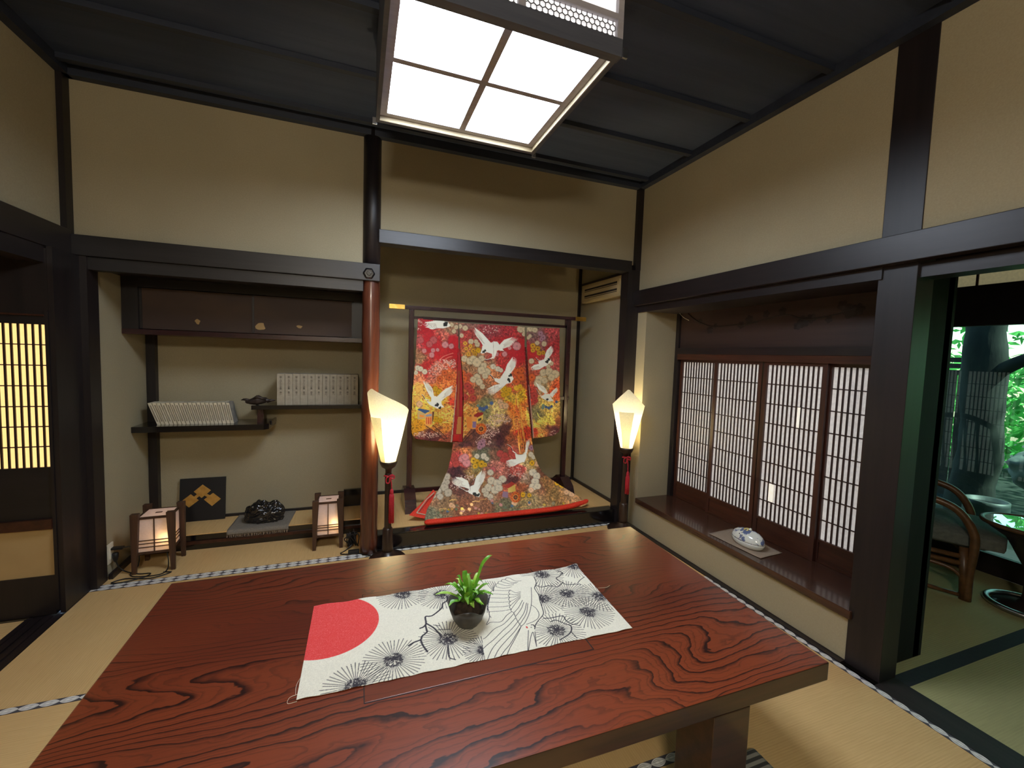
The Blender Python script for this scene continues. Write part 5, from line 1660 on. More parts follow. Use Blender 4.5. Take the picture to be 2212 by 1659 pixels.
# chrysanthemums
def mum(x, y, r, col, core=None, al=1.0):
    cx, cy = K(x, y)
    r *= KS
    col = np.array(col, float)
    kc.disc(cx, cy, r * 1.08, col * 0.55, 0.55 * al)
    n = 11
    for k in range(n):
        t = 2 * PI * k / n + x
        kc.disc(cx + r * 0.66 * math.cos(t), cy + r * 0.66 * math.sin(t), r * 0.34, col * (0.94 + 0.08 * math.sin(k * 2.3)), al)
    kc.disc(cx, cy, r * 0.72, col, al)
    for k in range(n):
        t = 2 * PI * (k + 0.5) / n + x
        kc.line([(cx + r * 0.2 * math.cos(t), cy + r * 0.2 * math.sin(t)), (cx + r * 0.92 * math.cos(t), cy + r * 0.92 * math.sin(t))], 1.3, col * 0.74, 0.55 * al)
    kc.disc(cx, cy, r * 0.24, (np.array(core, float) if core else col * 0.86), al)
W_, CR = (218, 206, 180), (206, 188, 152)
PK, PK2, RD, OR, YL, YS = (206, 140, 140), (186, 92, 92), (176, 62, 56), (206, 96, 44), (204, 160, 46), (190, 140, 50)
BL, PU, PE = (74, 100, 150), (170, 124, 140), (222, 180, 140)
for x, y, r in ((975,702,5),(985,707,5),(994,705,5),(1005,709,6),(980,716,5),(997,725,5)): mum(x, y, r, CR)
for x, y, r in ((936,735,8),(927,744,7),(908,735,7),(1065,1015,6)): mum(x, y, r, PK2)
for x, y, r in ((961,745,7),(974,748,6),(935,757,5),(916,758,5),(932,767,6),(945,756,4),(1116,748,9),(1101,752,4),(1090,765,6),(1072,765,5)): mum(x, y, r, PK)
for x, y, r in ((1124,711,8),(1134,712,7),(1145,710,7),(1154,713,6),(1132,722,5),(1140,730,4),(1144,726,4)): mum(x, y, r, CR)
for x, y, r in ((1166,721,6),(1172,729,6),(1168,733,5),(1040,960,9),(1043,953,6),(1036,966,6),(1148,968,6)): mum(x, y, r, PU, (90, 60, 74))
for x, y, r in ((1159,741,5),(1174,743,6),(1017,738,6),(1031,744,6),(1028,738,5)): mum(x, y, r, CR)
for x, y, r in ((1005,742,5),(1016,748,5),(1007,753,4.5),(1022,758,5.5),(1012,765,5),(1026,765,5),(1150,747,6),(1150,757,5),(1160,753,6),(1163,763,5.5),(1172,762,5)): mum(x, y, r, YS, (84, 56, 26))
mum(1033, 757, 6, YL)
for x, y, r in ((1003,775,7),(1015,780,8),(1040,775,7),(1022,776,8),(1030,783,10),(1045,790,7),(1052,803,8),(1040,800,9),(1048,812,7),(1030,815,8),(1022,820,7),(1035,825,8),(1042,835,6),(1065,792,6),(1075,797,6),(1082,800,5)): mum(x, y, r, CR if y > 770 and x < 1060 else W_)
for x, y, r in ((902,795,6),(908,797,6),(917,803,6),(898,805,5)): mum(x, y, r, W_)
for x, y, r in ((1147,780,6),(1183,792,5),(1190,785,5),(1172,805,8),(1185,803,9),(1198,808,9),(1190,815,8),(1163,820,9),(1175,822,7),(1160,828,8)): mum(x, y, r, CR)
for x, y, r in ((960,805,7),(970,815,7),(950,818,7),(1000,805,6),(1003,818,7),(1118,805,9),(1125,815,9),(1115,825,8),(1148,815,8),(1126,800,7)): mum(x, y, r, OR, (130, 44, 24))
for x, y, r in ((1010,835,8),(1018,845,7),(1153,855,8),(1005,858,7),(1022,860,7),(1155,865,6)): mum(x, y, r, RD, (120, 40, 30))
for x, y, r in ((905,840,9),(912,850,7),(900,862,8)): mum(x, y, r, (230, 170, 90))
for x, y, r in ((948,847,7),(960,853,5),(940,840,6),(1090,840,6),(1095,850,7),(1087,853,6),(1100,842,6),(1115,838,6),(1122,835,5),(940,905,7),(950,908,6)): mum(x, y, r, YL)
for x, y, r in ((1037,882,4),(1044,884,5),(1051,880,4),(1062,871,4),(1178,879,3),(1184,881,3.5),(1190,878,3),(1201,868,3)): mum(x, y, r, BL, (40, 56, 100))
for x, y, r in ((1032,876,3),(1172,876,3.5),(1171,881,3)): mum(x, y, r, (120, 150, 140))
for x, y, r in ((1080,868,6),(1084,876,7),(1092,877,7),(906,873,7)): mum(x, y, r, PE)
for x, y, r in ((982,993,8),(985,1003,8),(980,985,6),(1080,980,8),(1090,985,8),(1105,978,7),(1112,985,7),(1095,995,8),(1085,993,6)): mum(x, y, r, (184, 72, 64))
for x, y, r in ((1000,992,9),(1008,1000,9),(1005,988,8)): mum(x, y, r, (206, 134, 134))
for x, y, r in ((1030,986,6),(1045,986,7),(1052,992,5)): mum(x, y, r, W_)
for x, y, r in ((1022,995,7),(1030,1000,8),(1040,1003,8),(1026,1007,6),(1048,1005,5),(1148,1000,6),(1205,1045,6),(1215,1050,6),(1130,1070,6),(1145,1072,5)): mum(x, y, r, YL, (110, 80, 20))
for x, y, r in ((965,1030,8),(955,1040,8),(945,1048,8),(960,1052,9),(968,1065,9),(945,1060,8),(935,1070,7),(950,1072,7),(966,1042,6)): mum(x, y, r, (190, 180, 160))
for x, y, r in ((1060,1022,7),(1085,1035,8),(1062,1040,9),(1075,1045,9),(1055,1055,9),(1070,1060,9),(1050,1068,7),(1078,1055,8),(1060,1075,7),(1045,1060,6)): mum(x, y, r, (206, 194, 168))
for x, y, r in ((1150,1020,8),(1158,1028,8),(1155,1040,8),(1152,1052,8),(1160,1050,7),(1148,1060,6),(1146,982,6),(1152,988,5),(975,1093,6),(980,1096,5),(1110,1085,7),(1145,1090,5),(1225,1065,6),(1235,1068,6),(1000,1104,5)): mum(x, y, r, W_ if y < 1060 else PE)
mum(1160, 1003, 6, PE)
for k in range(60):
    mum(rnd.uniform(925, 1250), rnd.uniform(1084, 1120), rnd.uniform(2, 4), rnd.choice(((170, 160, 130), (90, 120, 150), (200, 150, 90), (110, 120, 90), (214, 150, 140), (190, 160, 60))), None, 0.9)
for k in range(26):
    x, y = rnd.uniform(930, 1240), rnd.uniform(1080, 1112)
    gold_streak([(x, y), (x + 6, y - 2), (x + 16, y - 1)], rnd.uniform(2, 4), rnd.choice(((236, 180, 100), (90, 50, 40), (150, 90, 60))))
# ox carts
A1 = lambda pts: [K(885 + x / 10.37, 800 + y / 10.37) for x, y in pts]
kc.poly(A1([(175, 900), (345, 965), (345, 1080), (175, 1095)]), (196, 170, 120))
kc.poly(A1([(220, 990), (320, 1010), (320, 1050), (220, 1040)]), (214, 130, 60))
kc.poly(A1([(170, 880), (215, 848), (425, 890), (450, 905), (345, 965)]), (52, 84, 132))
kc.poly(A1([(350, 965), (500, 930), (495, 1210), (440, 1240), (350, 1240)]), (226, 150, 90))
kc.poly(A1([(360, 990), (490, 965), (490, 1020), (360, 1030)]), (150, 160, 180))
for x in (375, 420, 465):
    kc.poly(A1([(x - 12, 1050), (x + 12, 1046), (x + 12, 1190), (x - 12, 1200)]), (206, 80, 40))
kc.poly(A1([(500, 915), (540, 925), (525, 1080), (495, 1190)]), (90, 44, 36))
c0 = A1([(215, 1230)])[0]
kc.disc(c0[0], c0[1], 38, (214, 150, 50))
for k in range(26):
    t, r = rnd.uniform(0, 6.3), rnd.uniform(8, 34)
    kc.disc(c0[0] + r * math.cos(t), c0[1] + r * math.sin(t), 3, (120, 66, 26))
for ln in (((360, 1240), (600, 1400), (780, 1545)), ((510, 1225), (650, 1340), (825, 1510)), ((740, 1540), (850, 1510))):
    kc.line(A1(ln), 4.5, (62, 28, 26))
kc.poly(A1([(1270, 1060), (1400, 1040), (1400, 1300), (1280, 1290)]), (214, 130, 66))
kc.poly(A1([(1500, 1060), (1645, 985), (1640, 1100), (1500, 1185)]), (206, 176, 90))
kc.poly(A1([(1530, 1090), (1600, 1060), (1600, 1110), (1530, 1145)]), (70, 60, 50))
kc.poly(A1([(1425, 1015), (1520, 938), (1645, 950), (1640, 990), (1500, 1062)]), (150, 36, 34))
kc.poly(A1([(1385, 1030), (1500, 1040), (1495, 1140), (1385, 1130)]), (214, 140, 80))
kc.poly(A1([(1400, 1130), (1500, 1130), (1490, 1310), (1388, 1300)]), (226, 150, 80))
kc.poly(A1([(1412, 1145), (1490, 1145), (1480, 1290), (1405, 1285)]), (126, 104, 140))
for ln in (((1480, 1330), (1340, 1460), (1180, 1640)), ((1385, 1330), (1290, 1440), (1190, 1560))):
    kc.line(A1(ln), 5, (58, 28, 26))
def wheel(c0, r):
    kc.disc(c0[0], c0[1], r, (206, 100, 40))
    kc.disc(c0[0], c0[1], r * 0.56, (214, 150, 80))
    kc.disc(c0[0], c0[1], r * 0.46, (60, 36, 34))
    for k in range(9):
        t = 2 * PI * k / 9
        kc.disc(c0[0] + r * 0.72 * math.cos(t), c0[1] + r * 0.72 * math.sin(t), r * 0.09, (70, 34, 26))
        kc.line([c0, (c0[0] + r * 0.44 * math.cos(t), c0[1] + r * 0.44 * math.sin(t))], 2, (190, 110, 60))
wheel(A1([(1597, 1310)])[0], 36)
A2 = lambda pts: [K(870 + x / 5.267, 900 + y / 5.267) for x, y in pts]
kc.poly(A2([(1190, 815), (1275, 770), (1278, 845), (1190, 865)]), (196, 170, 90))
kc.poly(A2([(1130, 800), (1230, 738), (1275, 762), (1190, 812)]), (166, 52, 40))
kc.poly(A2([(1140, 850), (1195, 855), (1190, 925), (1132, 915)]), (140, 110, 130))
wheel(A2([(1275, 915)])[0], 34)
# cranes
WH = (240, 236, 222)
def wing(f, s0, lead, trail, s1, mid=None):
    S0, S1, Ld = f(s0), f(s1), f(lead)
    tr = [f(t) for t in trail]
    poly = [S0] + ([f(mid)] if mid else []) + [Ld]
    pts = [Ld] + tr
    for a, b in zip(pts, pts[1:]):
        for k in (0.33, 0.66, 1.0):
            tip = (a[0] + (b[0] - a[0]) * k, a[1] + (b[1] - a[1]) * k)
            pv = (a[0] + (b[0] - a[0]) * (k - 0.16), a[1] + (b[1] - a[1]) * (k - 0.16))
            poly.append((pv[0] + (S1[0] - pv[0]) * 0.26, pv[1] + (S1[1] - pv[1]) * 0.26))
            poly.append(tip)
    poly.append(S1)
    kc.poly(poly, WH)
    mp = ((S0[0] + S1[0]) / 2, (S0[1] + S1[1]) / 2)
    for a, b in zip(pts, pts[1:]):
        for k in (0.16, 0.5, 0.83):
            t = (a[0] + (b[0] - a[0]) * k, a[1] + (b[1] - a[1]) * k)
            kc.line([(t[0] + (mp[0] - t[0]) * 0.2, t[1] + (mp[1] - t[1]) * 0.2), (t[0] + (mp[0] - t[0]) * 0.62, t[1] + (mp[1] - t[1]) * 0.62)], 1.2, (176, 168, 150), 0.7)
def neck(f, pts, wd=5, black_from=1):
    P = spline([f(p) for p in pts], 6)
    kc.line(P, wd, WH)
    h = len(P) // 2
    Q = [(p[0], p[1] + wd * 0.45) for p in P[: h + 3]]
    kc.line(Q, wd * 0.8, (58, 26, 30))
def blacks(f, pts, r):
    for p in pts:
        x, y = f(p)
        for k in range(5):
            kc.disc(x + rnd.uniform(-r, r) * 0.7, y + rnd.uniform(-r, r) * 0.6, r * 0.6, (32, 34, 32))
C5 = lambda p: K(890 + p[0] / 11.06, 680 + p[1] / 11.06)
C9 = lambda p: K(890 + p[0] / 5.924, 680 + p[1] / 5.924)
C8 = lambda p: K(870 + p[0] / 5.267, 900 + p[1] / 5.267)
wing(C5, (850, 160), (285, 185), [(255, 215), (265, 270), (310, 320), (420, 362), (560, 330)], (740, 325), (560, 140))
kc.poly([C5(p) for p in ((540, 140), (700, 135), (830, 150), (910, 260), (880, 290), (740, 330), (600, 310))], WH)
blacks(C5, [(780, 245), (800, 215)], 13)
kc.line([C5((860, 310)), C5((920, 390))], 2, (190, 140, 110))
wing(C9, (1010, 360), (795, 160), [(775, 195), (800, 245), (850, 300), (880, 345)], (935, 440), (900, 235))
wing(C9, (1060, 440), (1290, 285), [(1340, 290), (1365, 305), (1330, 345), (1285, 395)], (1090, 460), (1180, 320))
kc.poly([C9(p) for p in ((900, 400), (960, 370), (1010, 360), (1040, 340), (1090, 345), (1120, 390), (1180, 465), (1120, 460), (1090, 440), (1075, 500), (1050, 560), (1030, 565), (1020, 500), (960, 480), (900, 500), (875, 490), (895, 440))], WH)
blacks(C9, [(940, 455), (920, 480)], 9)
neck(C9, [(930, 572), (970, 574), (1010, 560), (1030, 540)], 6)
wing(C9, (1190, 720), (1290, 535), [(1325, 545), (1345, 580), (1335, 640), (1300, 700)], (1250, 770), (1215, 640))
wing(C9, (1150, 880), (950, 960), [(945, 990), (970, 1025), (1010, 1040), (1060, 1010), (1120, 960)], (1240, 860), (1050, 900))
kc.poly([C9(p) for p in ((1050, 820), (1120, 820), (1185, 720), (1270, 750), (1300, 820), (1270, 870), (1150, 900), (1060, 850))], WH)
blacks(C9, [(1230, 830), (1245, 845), (1255, 775)], 11)
neck(C9, [(995, 765), (1020, 785), (1045, 815), (1090, 820)], 6)
kc.line([C9((1270, 860)), C9((1330, 940))], 2, (206, 160, 110))
wing(C9, (235, 1055), (135, 840), [(160, 835), (195, 850), (225, 890), (255, 930)], (280, 1040), (180, 960))
wing(C9, (310, 1050), (520, 900), [(535, 925), (535, 960), (500, 1010), (430, 1050)], (370, 1110), (420, 950))
kc.poly([C9(p) for p in ((180, 1100), (240, 1110), (240, 1040), (300, 1040), (370, 1090), (380, 1150), (410, 1180), (320, 1200), (220, 1150))], WH)
blacks(C9, [(310, 1155), (330, 1145), (355, 1185)], 10)
neck(C9, [(125, 1020), (145, 1040), (165, 1075), (215, 1092)], 5)
wing(C9, (1690, 520), (1780, 395), [(1800, 410), (1810, 450), (1785, 500)], (1740, 560), (1720, 450))
wing(C9, (1650, 620), (1512, 680), [(1505, 700), (1530, 718), (1600, 710)], (1700, 650), (1560, 640))
kc.poly([C9(p) for p in ((1605, 595), (1680, 570), (1700, 520), (1760, 560), (1780, 600), (1700, 660), (1620, 650))], WH)
blacks(C9, [(1715, 605), (1725, 595), (1745, 570)], 9)
neck(C9, [(1580, 553), (1595, 575), (1620, 590), (1650, 588)], 5)
wing(C9, (1690, 1010), (1575, 860), [(1600, 880), (1650, 890), (1690, 930)], (1730, 1000), (1610, 950))
wing(C9, (1750, 1020), (1850, 925), [(1868, 940), (1860, 970), (1830, 1000)], (1790, 1060), (1800, 965))
kc.poly([C9(p) for p in ((1635, 1050), (1690, 1010), (1750, 1010), (1780, 1070), (1810, 1100), (1740, 1110), (1680, 1080))], WH)
blacks(C9, [(1722, 1085)], 8)
neck(C9, [(1580, 945), (1605, 990), (1630, 1030), (1665, 1035)], 4)
wing(C8, (740, 730), (600, 695), [(560, 705), (545, 735), (555, 770), (610, 800), (680, 800)], (770, 830), (680, 700))
wing(C8, (800, 790), (900, 615), [(945, 605), (960, 640), (935, 720), (890, 770)], (850, 850), (830, 680))
kc.poly([C8(p) for p in ((740, 850), (770, 790), (810, 770), (850, 830), (880, 880), (860, 915), (800, 890), (750, 870))], WH)
blacks(C8, [(815, 870), (825, 885), (855, 890)], 11)
neck(C8, [(645, 815), (690, 835), (720, 850), (760, 850)], 6)
wing(C8, (1300, 490), (1165, 510), [(1155, 545), (1190, 580), (1250, 580)], (1360, 520), (1230, 490))
wing(C8, (1385, 400), (1410, 270), [(1445, 248), (1450, 290), (1430, 340)], (1405, 420), (1395, 330))
kc.poly([C8(p) for p in ((1280, 430), (1350, 430), (1395, 390), (1405, 450), (1380, 520), (1300, 520))], WH)
neck(C8, [(1190, 320), (1235, 350), (1255, 395), (1300, 425)], 5)
kc.a = np.clip((kc.a - 128) * 1.10 + 136, 0, 255)
# linings, seams, and a skirt fold's shade put into the colour
kc.line([K(1063, 700), K(1066, 760), K(1070, 900)], 1.6, (120, 60, 50), 0.5)
kc.line([K(1016, 990), K(1015, 1060)], 2.0, (70, 36, 34), 0.6)
kc.line([K(1070, 970), K(1072, 1030)], 1.6, (70, 36, 34), 0.5)

# surface of the hung robe: flat above, sweeping forward over the mat below
YK = 3.236
def prof_y(z):
    s = np.clip((0.62 - z) / 0.495, 0, 1)
    return YK - 0.366 * s ** 1.45
zz = np.linspace(1.60, 0.128, 900)
arc = np.r_[0, np.cumsum(np.hypot(np.diff(zz), np.diff(prof_y(zz))))]
na = int(arc[-1] / 0.0034)
zrow = np.interp(np.linspace(0, arc[-1], na), arc, zz)
xs_ = np.arange(0.33, 1.84, 0.0034)
GX, GZ = np.meshgrid(xs_, zrow)
GY = prof_y(GZ)
pu, pv = project(np.dstack([GX, GY, GZ]))
low = np.clip((0.75 - GZ) / 0.55, 0, 1)
GYf = GY + low * 0.017 * np.sin((GX - 0.9) * 26 / (0.7 + 0.5 * low)) - 0.004 * np.sin(GX * 33 + GZ * 4) * (1 - low)
GYf -= 0.012 * np.exp(-((pu - 1121) / 9) ** 2) * (pv > 830) * (pv < 980)
def inside(poly):
    ins = np.zeros(pu.shape, bool)
    p = np.array(poly, float)
    for (ax, ay), (bx, by) in zip(p, np.roll(p, -1, 0)):
        if ay != by:
            ins ^= ((ay > pv) != (by > pv)) & (pu < (bx - ax) * (pv - ay) / (by - ay) + ax)
    return ins
rgb = kc.sample((pu - KU) * KS, (pv - KV) * KS)
gmask = np.clip((rgb[..., 0] - rgb[..., 2] - 70) / 60, 0, 1) * np.clip((rgb[..., 1] - 100) / 40, 0, 1)
rgb = np.clip(rgb * (1 + 0.16 * gmask[..., None]), 0, 255)
gold = np.clip((rgb[..., 0] - 150) / 60, 0, 1) * np.clip((rgb[..., 0] - rgb[..., 2] - 60) / 50, 0, 1) * np.clip((rgb[..., 1] - 95) / 40, 0, 1)
M['kimono'] = vcol_mat('kimono', 0.75, 'Metal', 0.15)
kim = thing('kimono', 'red and gold ceremonial kimono with white cranes spread on a dark stand', 'kimono', (1.0, 3.1, 0.112))
def kpart(name, poly, dy, th=0.004):
    P = np.dstack([GX, GYf + dy, GZ])
    return grid_mesh(name, P, rgb, M['kimono'], inside(poly), gold, kim, th)
kpart('body', [(991, 697), (1134, 706), (1133.5, 749), (1136, 800), (1139, 850), (1144, 900), (1148, 940), (1155, 985), (1163, 1005), (1172, 1020), (1190, 1035), (1210, 1048), (1240, 1066), (1266, 1082), (1266, 1090), (1200, 1112), (1100, 1124), (1000, 1130), (919, 1133), (917, 1122), (922, 1100), (935, 1075), (950, 1050), (968, 1010), (974, 985), (978, 955), (1000, 955), (1001, 830), (994, 755)], 0.0)
kpart('sleeve', [(902, 688), (990, 697), (990, 746), (985, 830), (979, 900), (972, 955), (930, 952), (898, 948), (890, 941), (887, 930), (890, 850), (897, 770)], -0.010)
kpart('sleeve', [(1137, 707), (1207, 709), (1207, 760), (1208, 850), (1210, 918), (1206, 933), (1195, 941), (1150, 947), (1148, 900), (1144, 850), (1139, 790), (1137, 749)], -0.010)
# lining strips in the sleeve slits
def strip(name, poly, col, dy, m, th=0.003):
    P = np.dstack([GX, GYf + dy, GZ])
    return grid_mesh(name, P, np.zeros(rgb.shape) + np.array(col, float), m, inside(poly), None, kim, th)
M['lining'] = vcol_mat('lining', 0.6)
strip('sleeve_lining', [(990, 750), (994, 755), (1000, 830), (1000, 955), (978, 955), (972, 955), (985, 830)], (172, 34, 38), 0.002, M['lining'])
strip('lining_edge', [(984, 830), (986.5, 830), (981, 900), (976, 955), (972, 955), (978, 900)], (206, 178, 150), -0.012, M['lining'])
strip('lining_trim', [(988, 900), (997, 900), (996, 938), (984, 938)], (196, 130, 70), -0.001, M['lining'])
strip('lining_trim', [(989, 800), (994, 800), (992, 900), (985, 900)], (160, 70, 44), -0.001, M['lining'])
strip('cuff_square', [(979, 938), (992, 939), (990, 953), (977, 953)], (196, 36, 36), -0.004, M['lining'])
strip('sleeve_lining', [(1133.5, 749), (1137, 749), (1144, 850), (1150, 947), (1148, 945), (1139, 850)], (110, 26, 30), 0.004, M['lining'])
strip('lining_edge', [(1140, 830), (1142, 830), (1149, 900), (1153, 945), (1150, 946), (1146, 900)], (196, 150, 140), -0.013, M['lining'])
# red under-layer spreading to the left
def on_prof(u, v, dy=0.0):
    d = ray(u, v)
    lo, hi = 1.5, 6.0
    for _ in range(50):
        t = (lo + hi) / 2
        p = CAM + d * t
        if p[1] > prof_y(p[2]) + dy:
            hi = t
        else:
            lo = t
    return CAM + d * lo
M['hem'] = basic('hem', (214, 46, 24), (230, 60, 32), 0.75, 120, bmp=0.3)
M['hem_trim'] = basic('hem_trim', (196, 184, 160), (206, 194, 170), 0.8)
bm = bmesh.new()
und = [(884, 1113), (919, 1121), (925, 1100), (942, 1063), (936, 1058), (918, 1080)]
top_ = [bm.verts.new(tuple(on_prof(u, v, 0.055))) for u, v in und]
for v in top_:
    v.co.z = max(v.co.z, 0.117)
ext = bmesh.ops.extrude_face_region(bm, geom=[bm.faces.new(top_)])
for g in ext['geom']:
    if isinstance(g, bmesh.types.BMVert):
        g.co.y += 0.006
ul = obj('under_layer', bm, M['hem'], kim)
for pts, mt, wd in (([(900, 1108), (922, 1078), (938, 1064)], M['hem_trim'], 0.006), ([(900, 1108), (919, 1112)], M['hem_trim'], 0.006), ([(906, 1105), (925, 1080), (938, 1068)], M['lacquer'], 0.003)):
    P = [on_prof(u, v, 0.049) for u, v in pts]
    for p in P:
        p[2] = max(p[2], 0.122)
    obj('trim_line', tube([tuple(p) for p in P], wd * 0.6, 6), mt, ul)
# padded scarlet hem
hp = [(917, 1129), (940, 1128), (980, 1126), (1040, 1121), (1100, 1115), (1160, 1107), (1220, 1096), (1255, 1087), (1270, 1081)]
P = []
for u, v in hp:
    p = on_prof(u, v, -0.004)
    p[2] = max(p[2], 0.131)
    p[1] = min(p[1], 2.90) if u < 1200 else p[1]
    P.append(tuple(p))
P = spline(P, 8)
bm = bmesh.new()
n = 14
rings = []
for i, p in enumerate(P):
    k = min(1, i / 3, (len(P) - 1 - i) / 4)
    rr_ = 0.020 * (0.35 + 0.65 * math.sqrt(max(k, 0)))
    rings.append([bm.verts.new((p[0], p[1] + rr_ * 1.25 * math.cos(2 * PI * j / n), max(0.1135, p[2] + rr_ * 0.95 * math.sin(2 * PI * j / n)))) for j in range(n)])
for A, B in zip(rings, rings[1:]):
    for j in range(n):
        bm.faces.new((A[j], A[(j + 1) % n], B[(j + 1) % n], B[j]))
bm.faces.new(rings[0]); bm.faces.new(rings[-1])
obj('padded_hem', bm, M['hem'], kim, smooth=True)
# =================================================================== striped cushion under the table
def striped_mat():
    m, nt, bs = newmat('striped')
    tc = nt.nodes.new('ShaderNodeTexCoord')
    sp = nt.nodes.new('ShaderNodeSeparateXYZ')
    nt.links.new(tc.outputs['Object'], sp.inputs[0])
    y = N(nt, sp.outputs[1])
    f = (y * (2 * PI / 0.022)).sin().smooth(-0.2, 0.2)
    nt.links.new(mixc(nt, f, rgba((60, 56, 54)), rgba((150, 144, 134))), bs.inputs['Base Color'])
    bs.inputs['Roughness'].default_value = 0.9
    return m
M['striped'] = striped_mat()
cs = obj('floor_cushion', box(0.70, 1.246, 0.42, 0.955, 0.0, 0.03, bev=0.012), M['striped'], smooth=True)
tag(cs, 'grey striped flat floor cushion half under the table', 'cushion')

# =================================================================== rattan chair on the veranda
ch = thing('rattan_chair', 'rattan armchair with a grey seat cushion in the veranda room', 'chair', (3.2, 1.5, 0))
lg = at(2087, 1297, 'z', 0)
th = math.radians(24)
ca, sa = math.cos(th), math.sin(th)
def W(x, y, z):
    """chair space: x across from the near side, y backwards, z up"""
    return (lg[0] + ca * x - sa * y, lg[1] + sa * x + ca * y, z)
rt_ = 0.021
def arm(x):
    return spline([W(x, 0.0, 0.0), W(x, 0.0, 0.15), W(x, -0.01, 0.33), W(x, 0.01, 0.42), W(x, 0.07, 0.505), W(x, 0.17, 0.545), W(x, 0.32, 0.55), W(x, 0.48, 0.56)], 6)
for x in (0.0, 0.54):
    obj('arm', tube(arm(x), rt_, 10), M['rattan'], ch, smooth=True)
    obj('leg', tube([W(x, 0.012, 0.0), W(x, 0.03, 0.30)], rt_ * 0.9, 10), M['rattan'], ch, smooth=True)
    obj('rear_leg', tube(spline([W(x, 0.50, 0.0), W(x, 0.49, 0.3), W(x, 0.50, 0.56), W(x, 0.56, 0.86)], 5), rt_, 10), M['rattan'], ch, smooth=True)
    obj('runner', tube([W(x, 0.0, 0.022), W(x, 0.50, 0.022)], 0.012, 8), M['rattan'], ch, smooth=True)
    obj('side_rail', tube([W(x, 0.01, 0.245), W(x, 0.50, 0.235)], 0.014, 8), M['rattan'], ch, smooth=True)
    obj('side_rail', tube([W(x, 0.01, 0.205), W(x, 0.50, 0.195)], 0.014, 8), M['rattan'], ch, smooth=True)
    obj('brace', tube(spline([W(x, 0.02, 0.12), W(x, 0.08, 0.165), W(x, 0.22, 0.175), W(x, 0.42, 0.17), W(x, 0.49, 0.12)], 5), 0.011, 8), M['rattan'], ch, smooth=True)
for z in (0.245, 0.205):
    obj('front_rail', tube([W(0.0, 0.0, z), W(0.54, 0.0, z)], 0.015, 8), M['rattan'], ch, smooth=True)
obj('front_brace', tube(spline([W(0.02, 0.0, 0.10), W(0.1, 0, 0.165), W(0.27, 0, 0.175), W(0.44, 0, 0.165), W(0.52, 0, 0.10)], 5), 0.012, 8), M['rattan'], ch, smooth=True)
obj('top_rail', tube(spline([W(0.0, 0.56, 0.86), W(0.14, 0.59, 0.93), W(0.27, 0.60, 0.945), W(0.40, 0.59, 0.93), W(0.54, 0.56, 0.86)], 5), rt_, 10), M['rattan'], ch, smooth=True)
for x in (0.1, 0.19, 0.27, 0.35, 0.44):
    obj('back_slat', tube([W(x, 0.52, 0.26), W(x, 0.585, 0.92)], 0.009, 6), M['rattan'], ch, smooth=True)
bm = bmesh.new()
bmesh.ops.create_cube(bm, size=1)
bmesh.ops.subdivide_edges(bm, edges=bm.edges[:], cuts=7, use_grid_fill=True)
for v in bm.verts:
    x, y, z = v.co * 2
    kx = 1 - 0.10 * z * z
    e = (max(0, 1 - abs(x) ** 4) * max(0, 1 - abs(y) ** 4)) ** 0.5
    X, Y = 0.27 + 0.255 * x * (1 - 0.06 * abs(y) ** 3), 0.19 + 0.33 * y * (1 - 0.06 * abs(x) ** 3)
    Z = 0.335 + 0.062 * z * (0.45 + 0.55 * e)
    v.co = Vector(W(X, Y, Z))
obj('seat_cushion', bm, M['cushion'], ch, smooth=True)

# round glass side table
tb = thing('round_table', 'small round glass-topped side table beside the rattan chair', 'table', (3.5, 1.12, 0))
c0 = at(2212, 1318, 'z', 0.0)
TX, TY = c0[0] + 0.02, c0[1] - 0.0
tz = at(2205, 1146, 'y', TY)[2]
obj('base_ring', tube([(TX + 0.15 * math.cos(2 * PI * k / 32), TY + 0.15 * math.sin(2 * PI * k / 32), 0.016) for k in range(32)], 0.015, 8, closed=True), M['steel'], tb, smooth=True)
obj('base_plate', lathe([(0.13, 0.004), (0.13, 0.012), (0.04, 0.03), (0.03, 0.05)], TX, TY, 28), M['dark_metal'], tb, smooth=True)
obj('stem', lathe([(0.028, 0.03), (0.02, 0.08), (0.018, 0.2), (0.03, 0.24), (0.10, tz - 0.08), (0.17, tz - 0.03), (0.185, tz - 0.006)], TX, TY, 28), M['dark_metal'], tb, smooth=True)
obj('rim', tube([(TX + 0.195 * math.cos(2 * PI * k / 40), TY + 0.195 * math.sin(2 * PI * k / 40), tz) for k in range(40)], 0.012, 8, closed=True), M['rattan'], tb, smooth=True)
obj('glass_top', lathe([(0.188, tz - 0.004), (0.188, tz + 0.006)], TX, TY, 40), M['glass_top'], tb)

# =================================================================== the garden
g = struct('trim_30', box(3.95, 14, -6, 12, -0.5, -0.32), M['moss'], 'dark mossy garden ground')
def blob(name, c, r, m, seed, sub=4, amp=0.2, flat=0.7):
    bm = bmesh.new()
    bmesh.ops.create_icosphere(bm, subdivisions=sub, radius=1)
    for v in bm.verts:
        d = v.co.normalized()
        k = 1 + amp * mnoise.noise(d * 1.8 + Vector((seed, 0, 0))) + amp * 0.4 * mnoise.noise(d * 5)
        v.co = Vector((c[0] + d.x * r * k, c[1] + d.y * r * k, c[2] + d.z * r * k * flat))
    return obj(name, bm, m, smooth=True)
pc = at(2218, 985, 'x', 5.6)
st_ = blob('garden_stone', (5.6, pc[1] - 0.10, pc[2] - 0.12), 0.2, M['pale_stone'], 3, flat=0.9)
tag(st_, 'pale rounded stone in the garden at the right edge', 'stone')
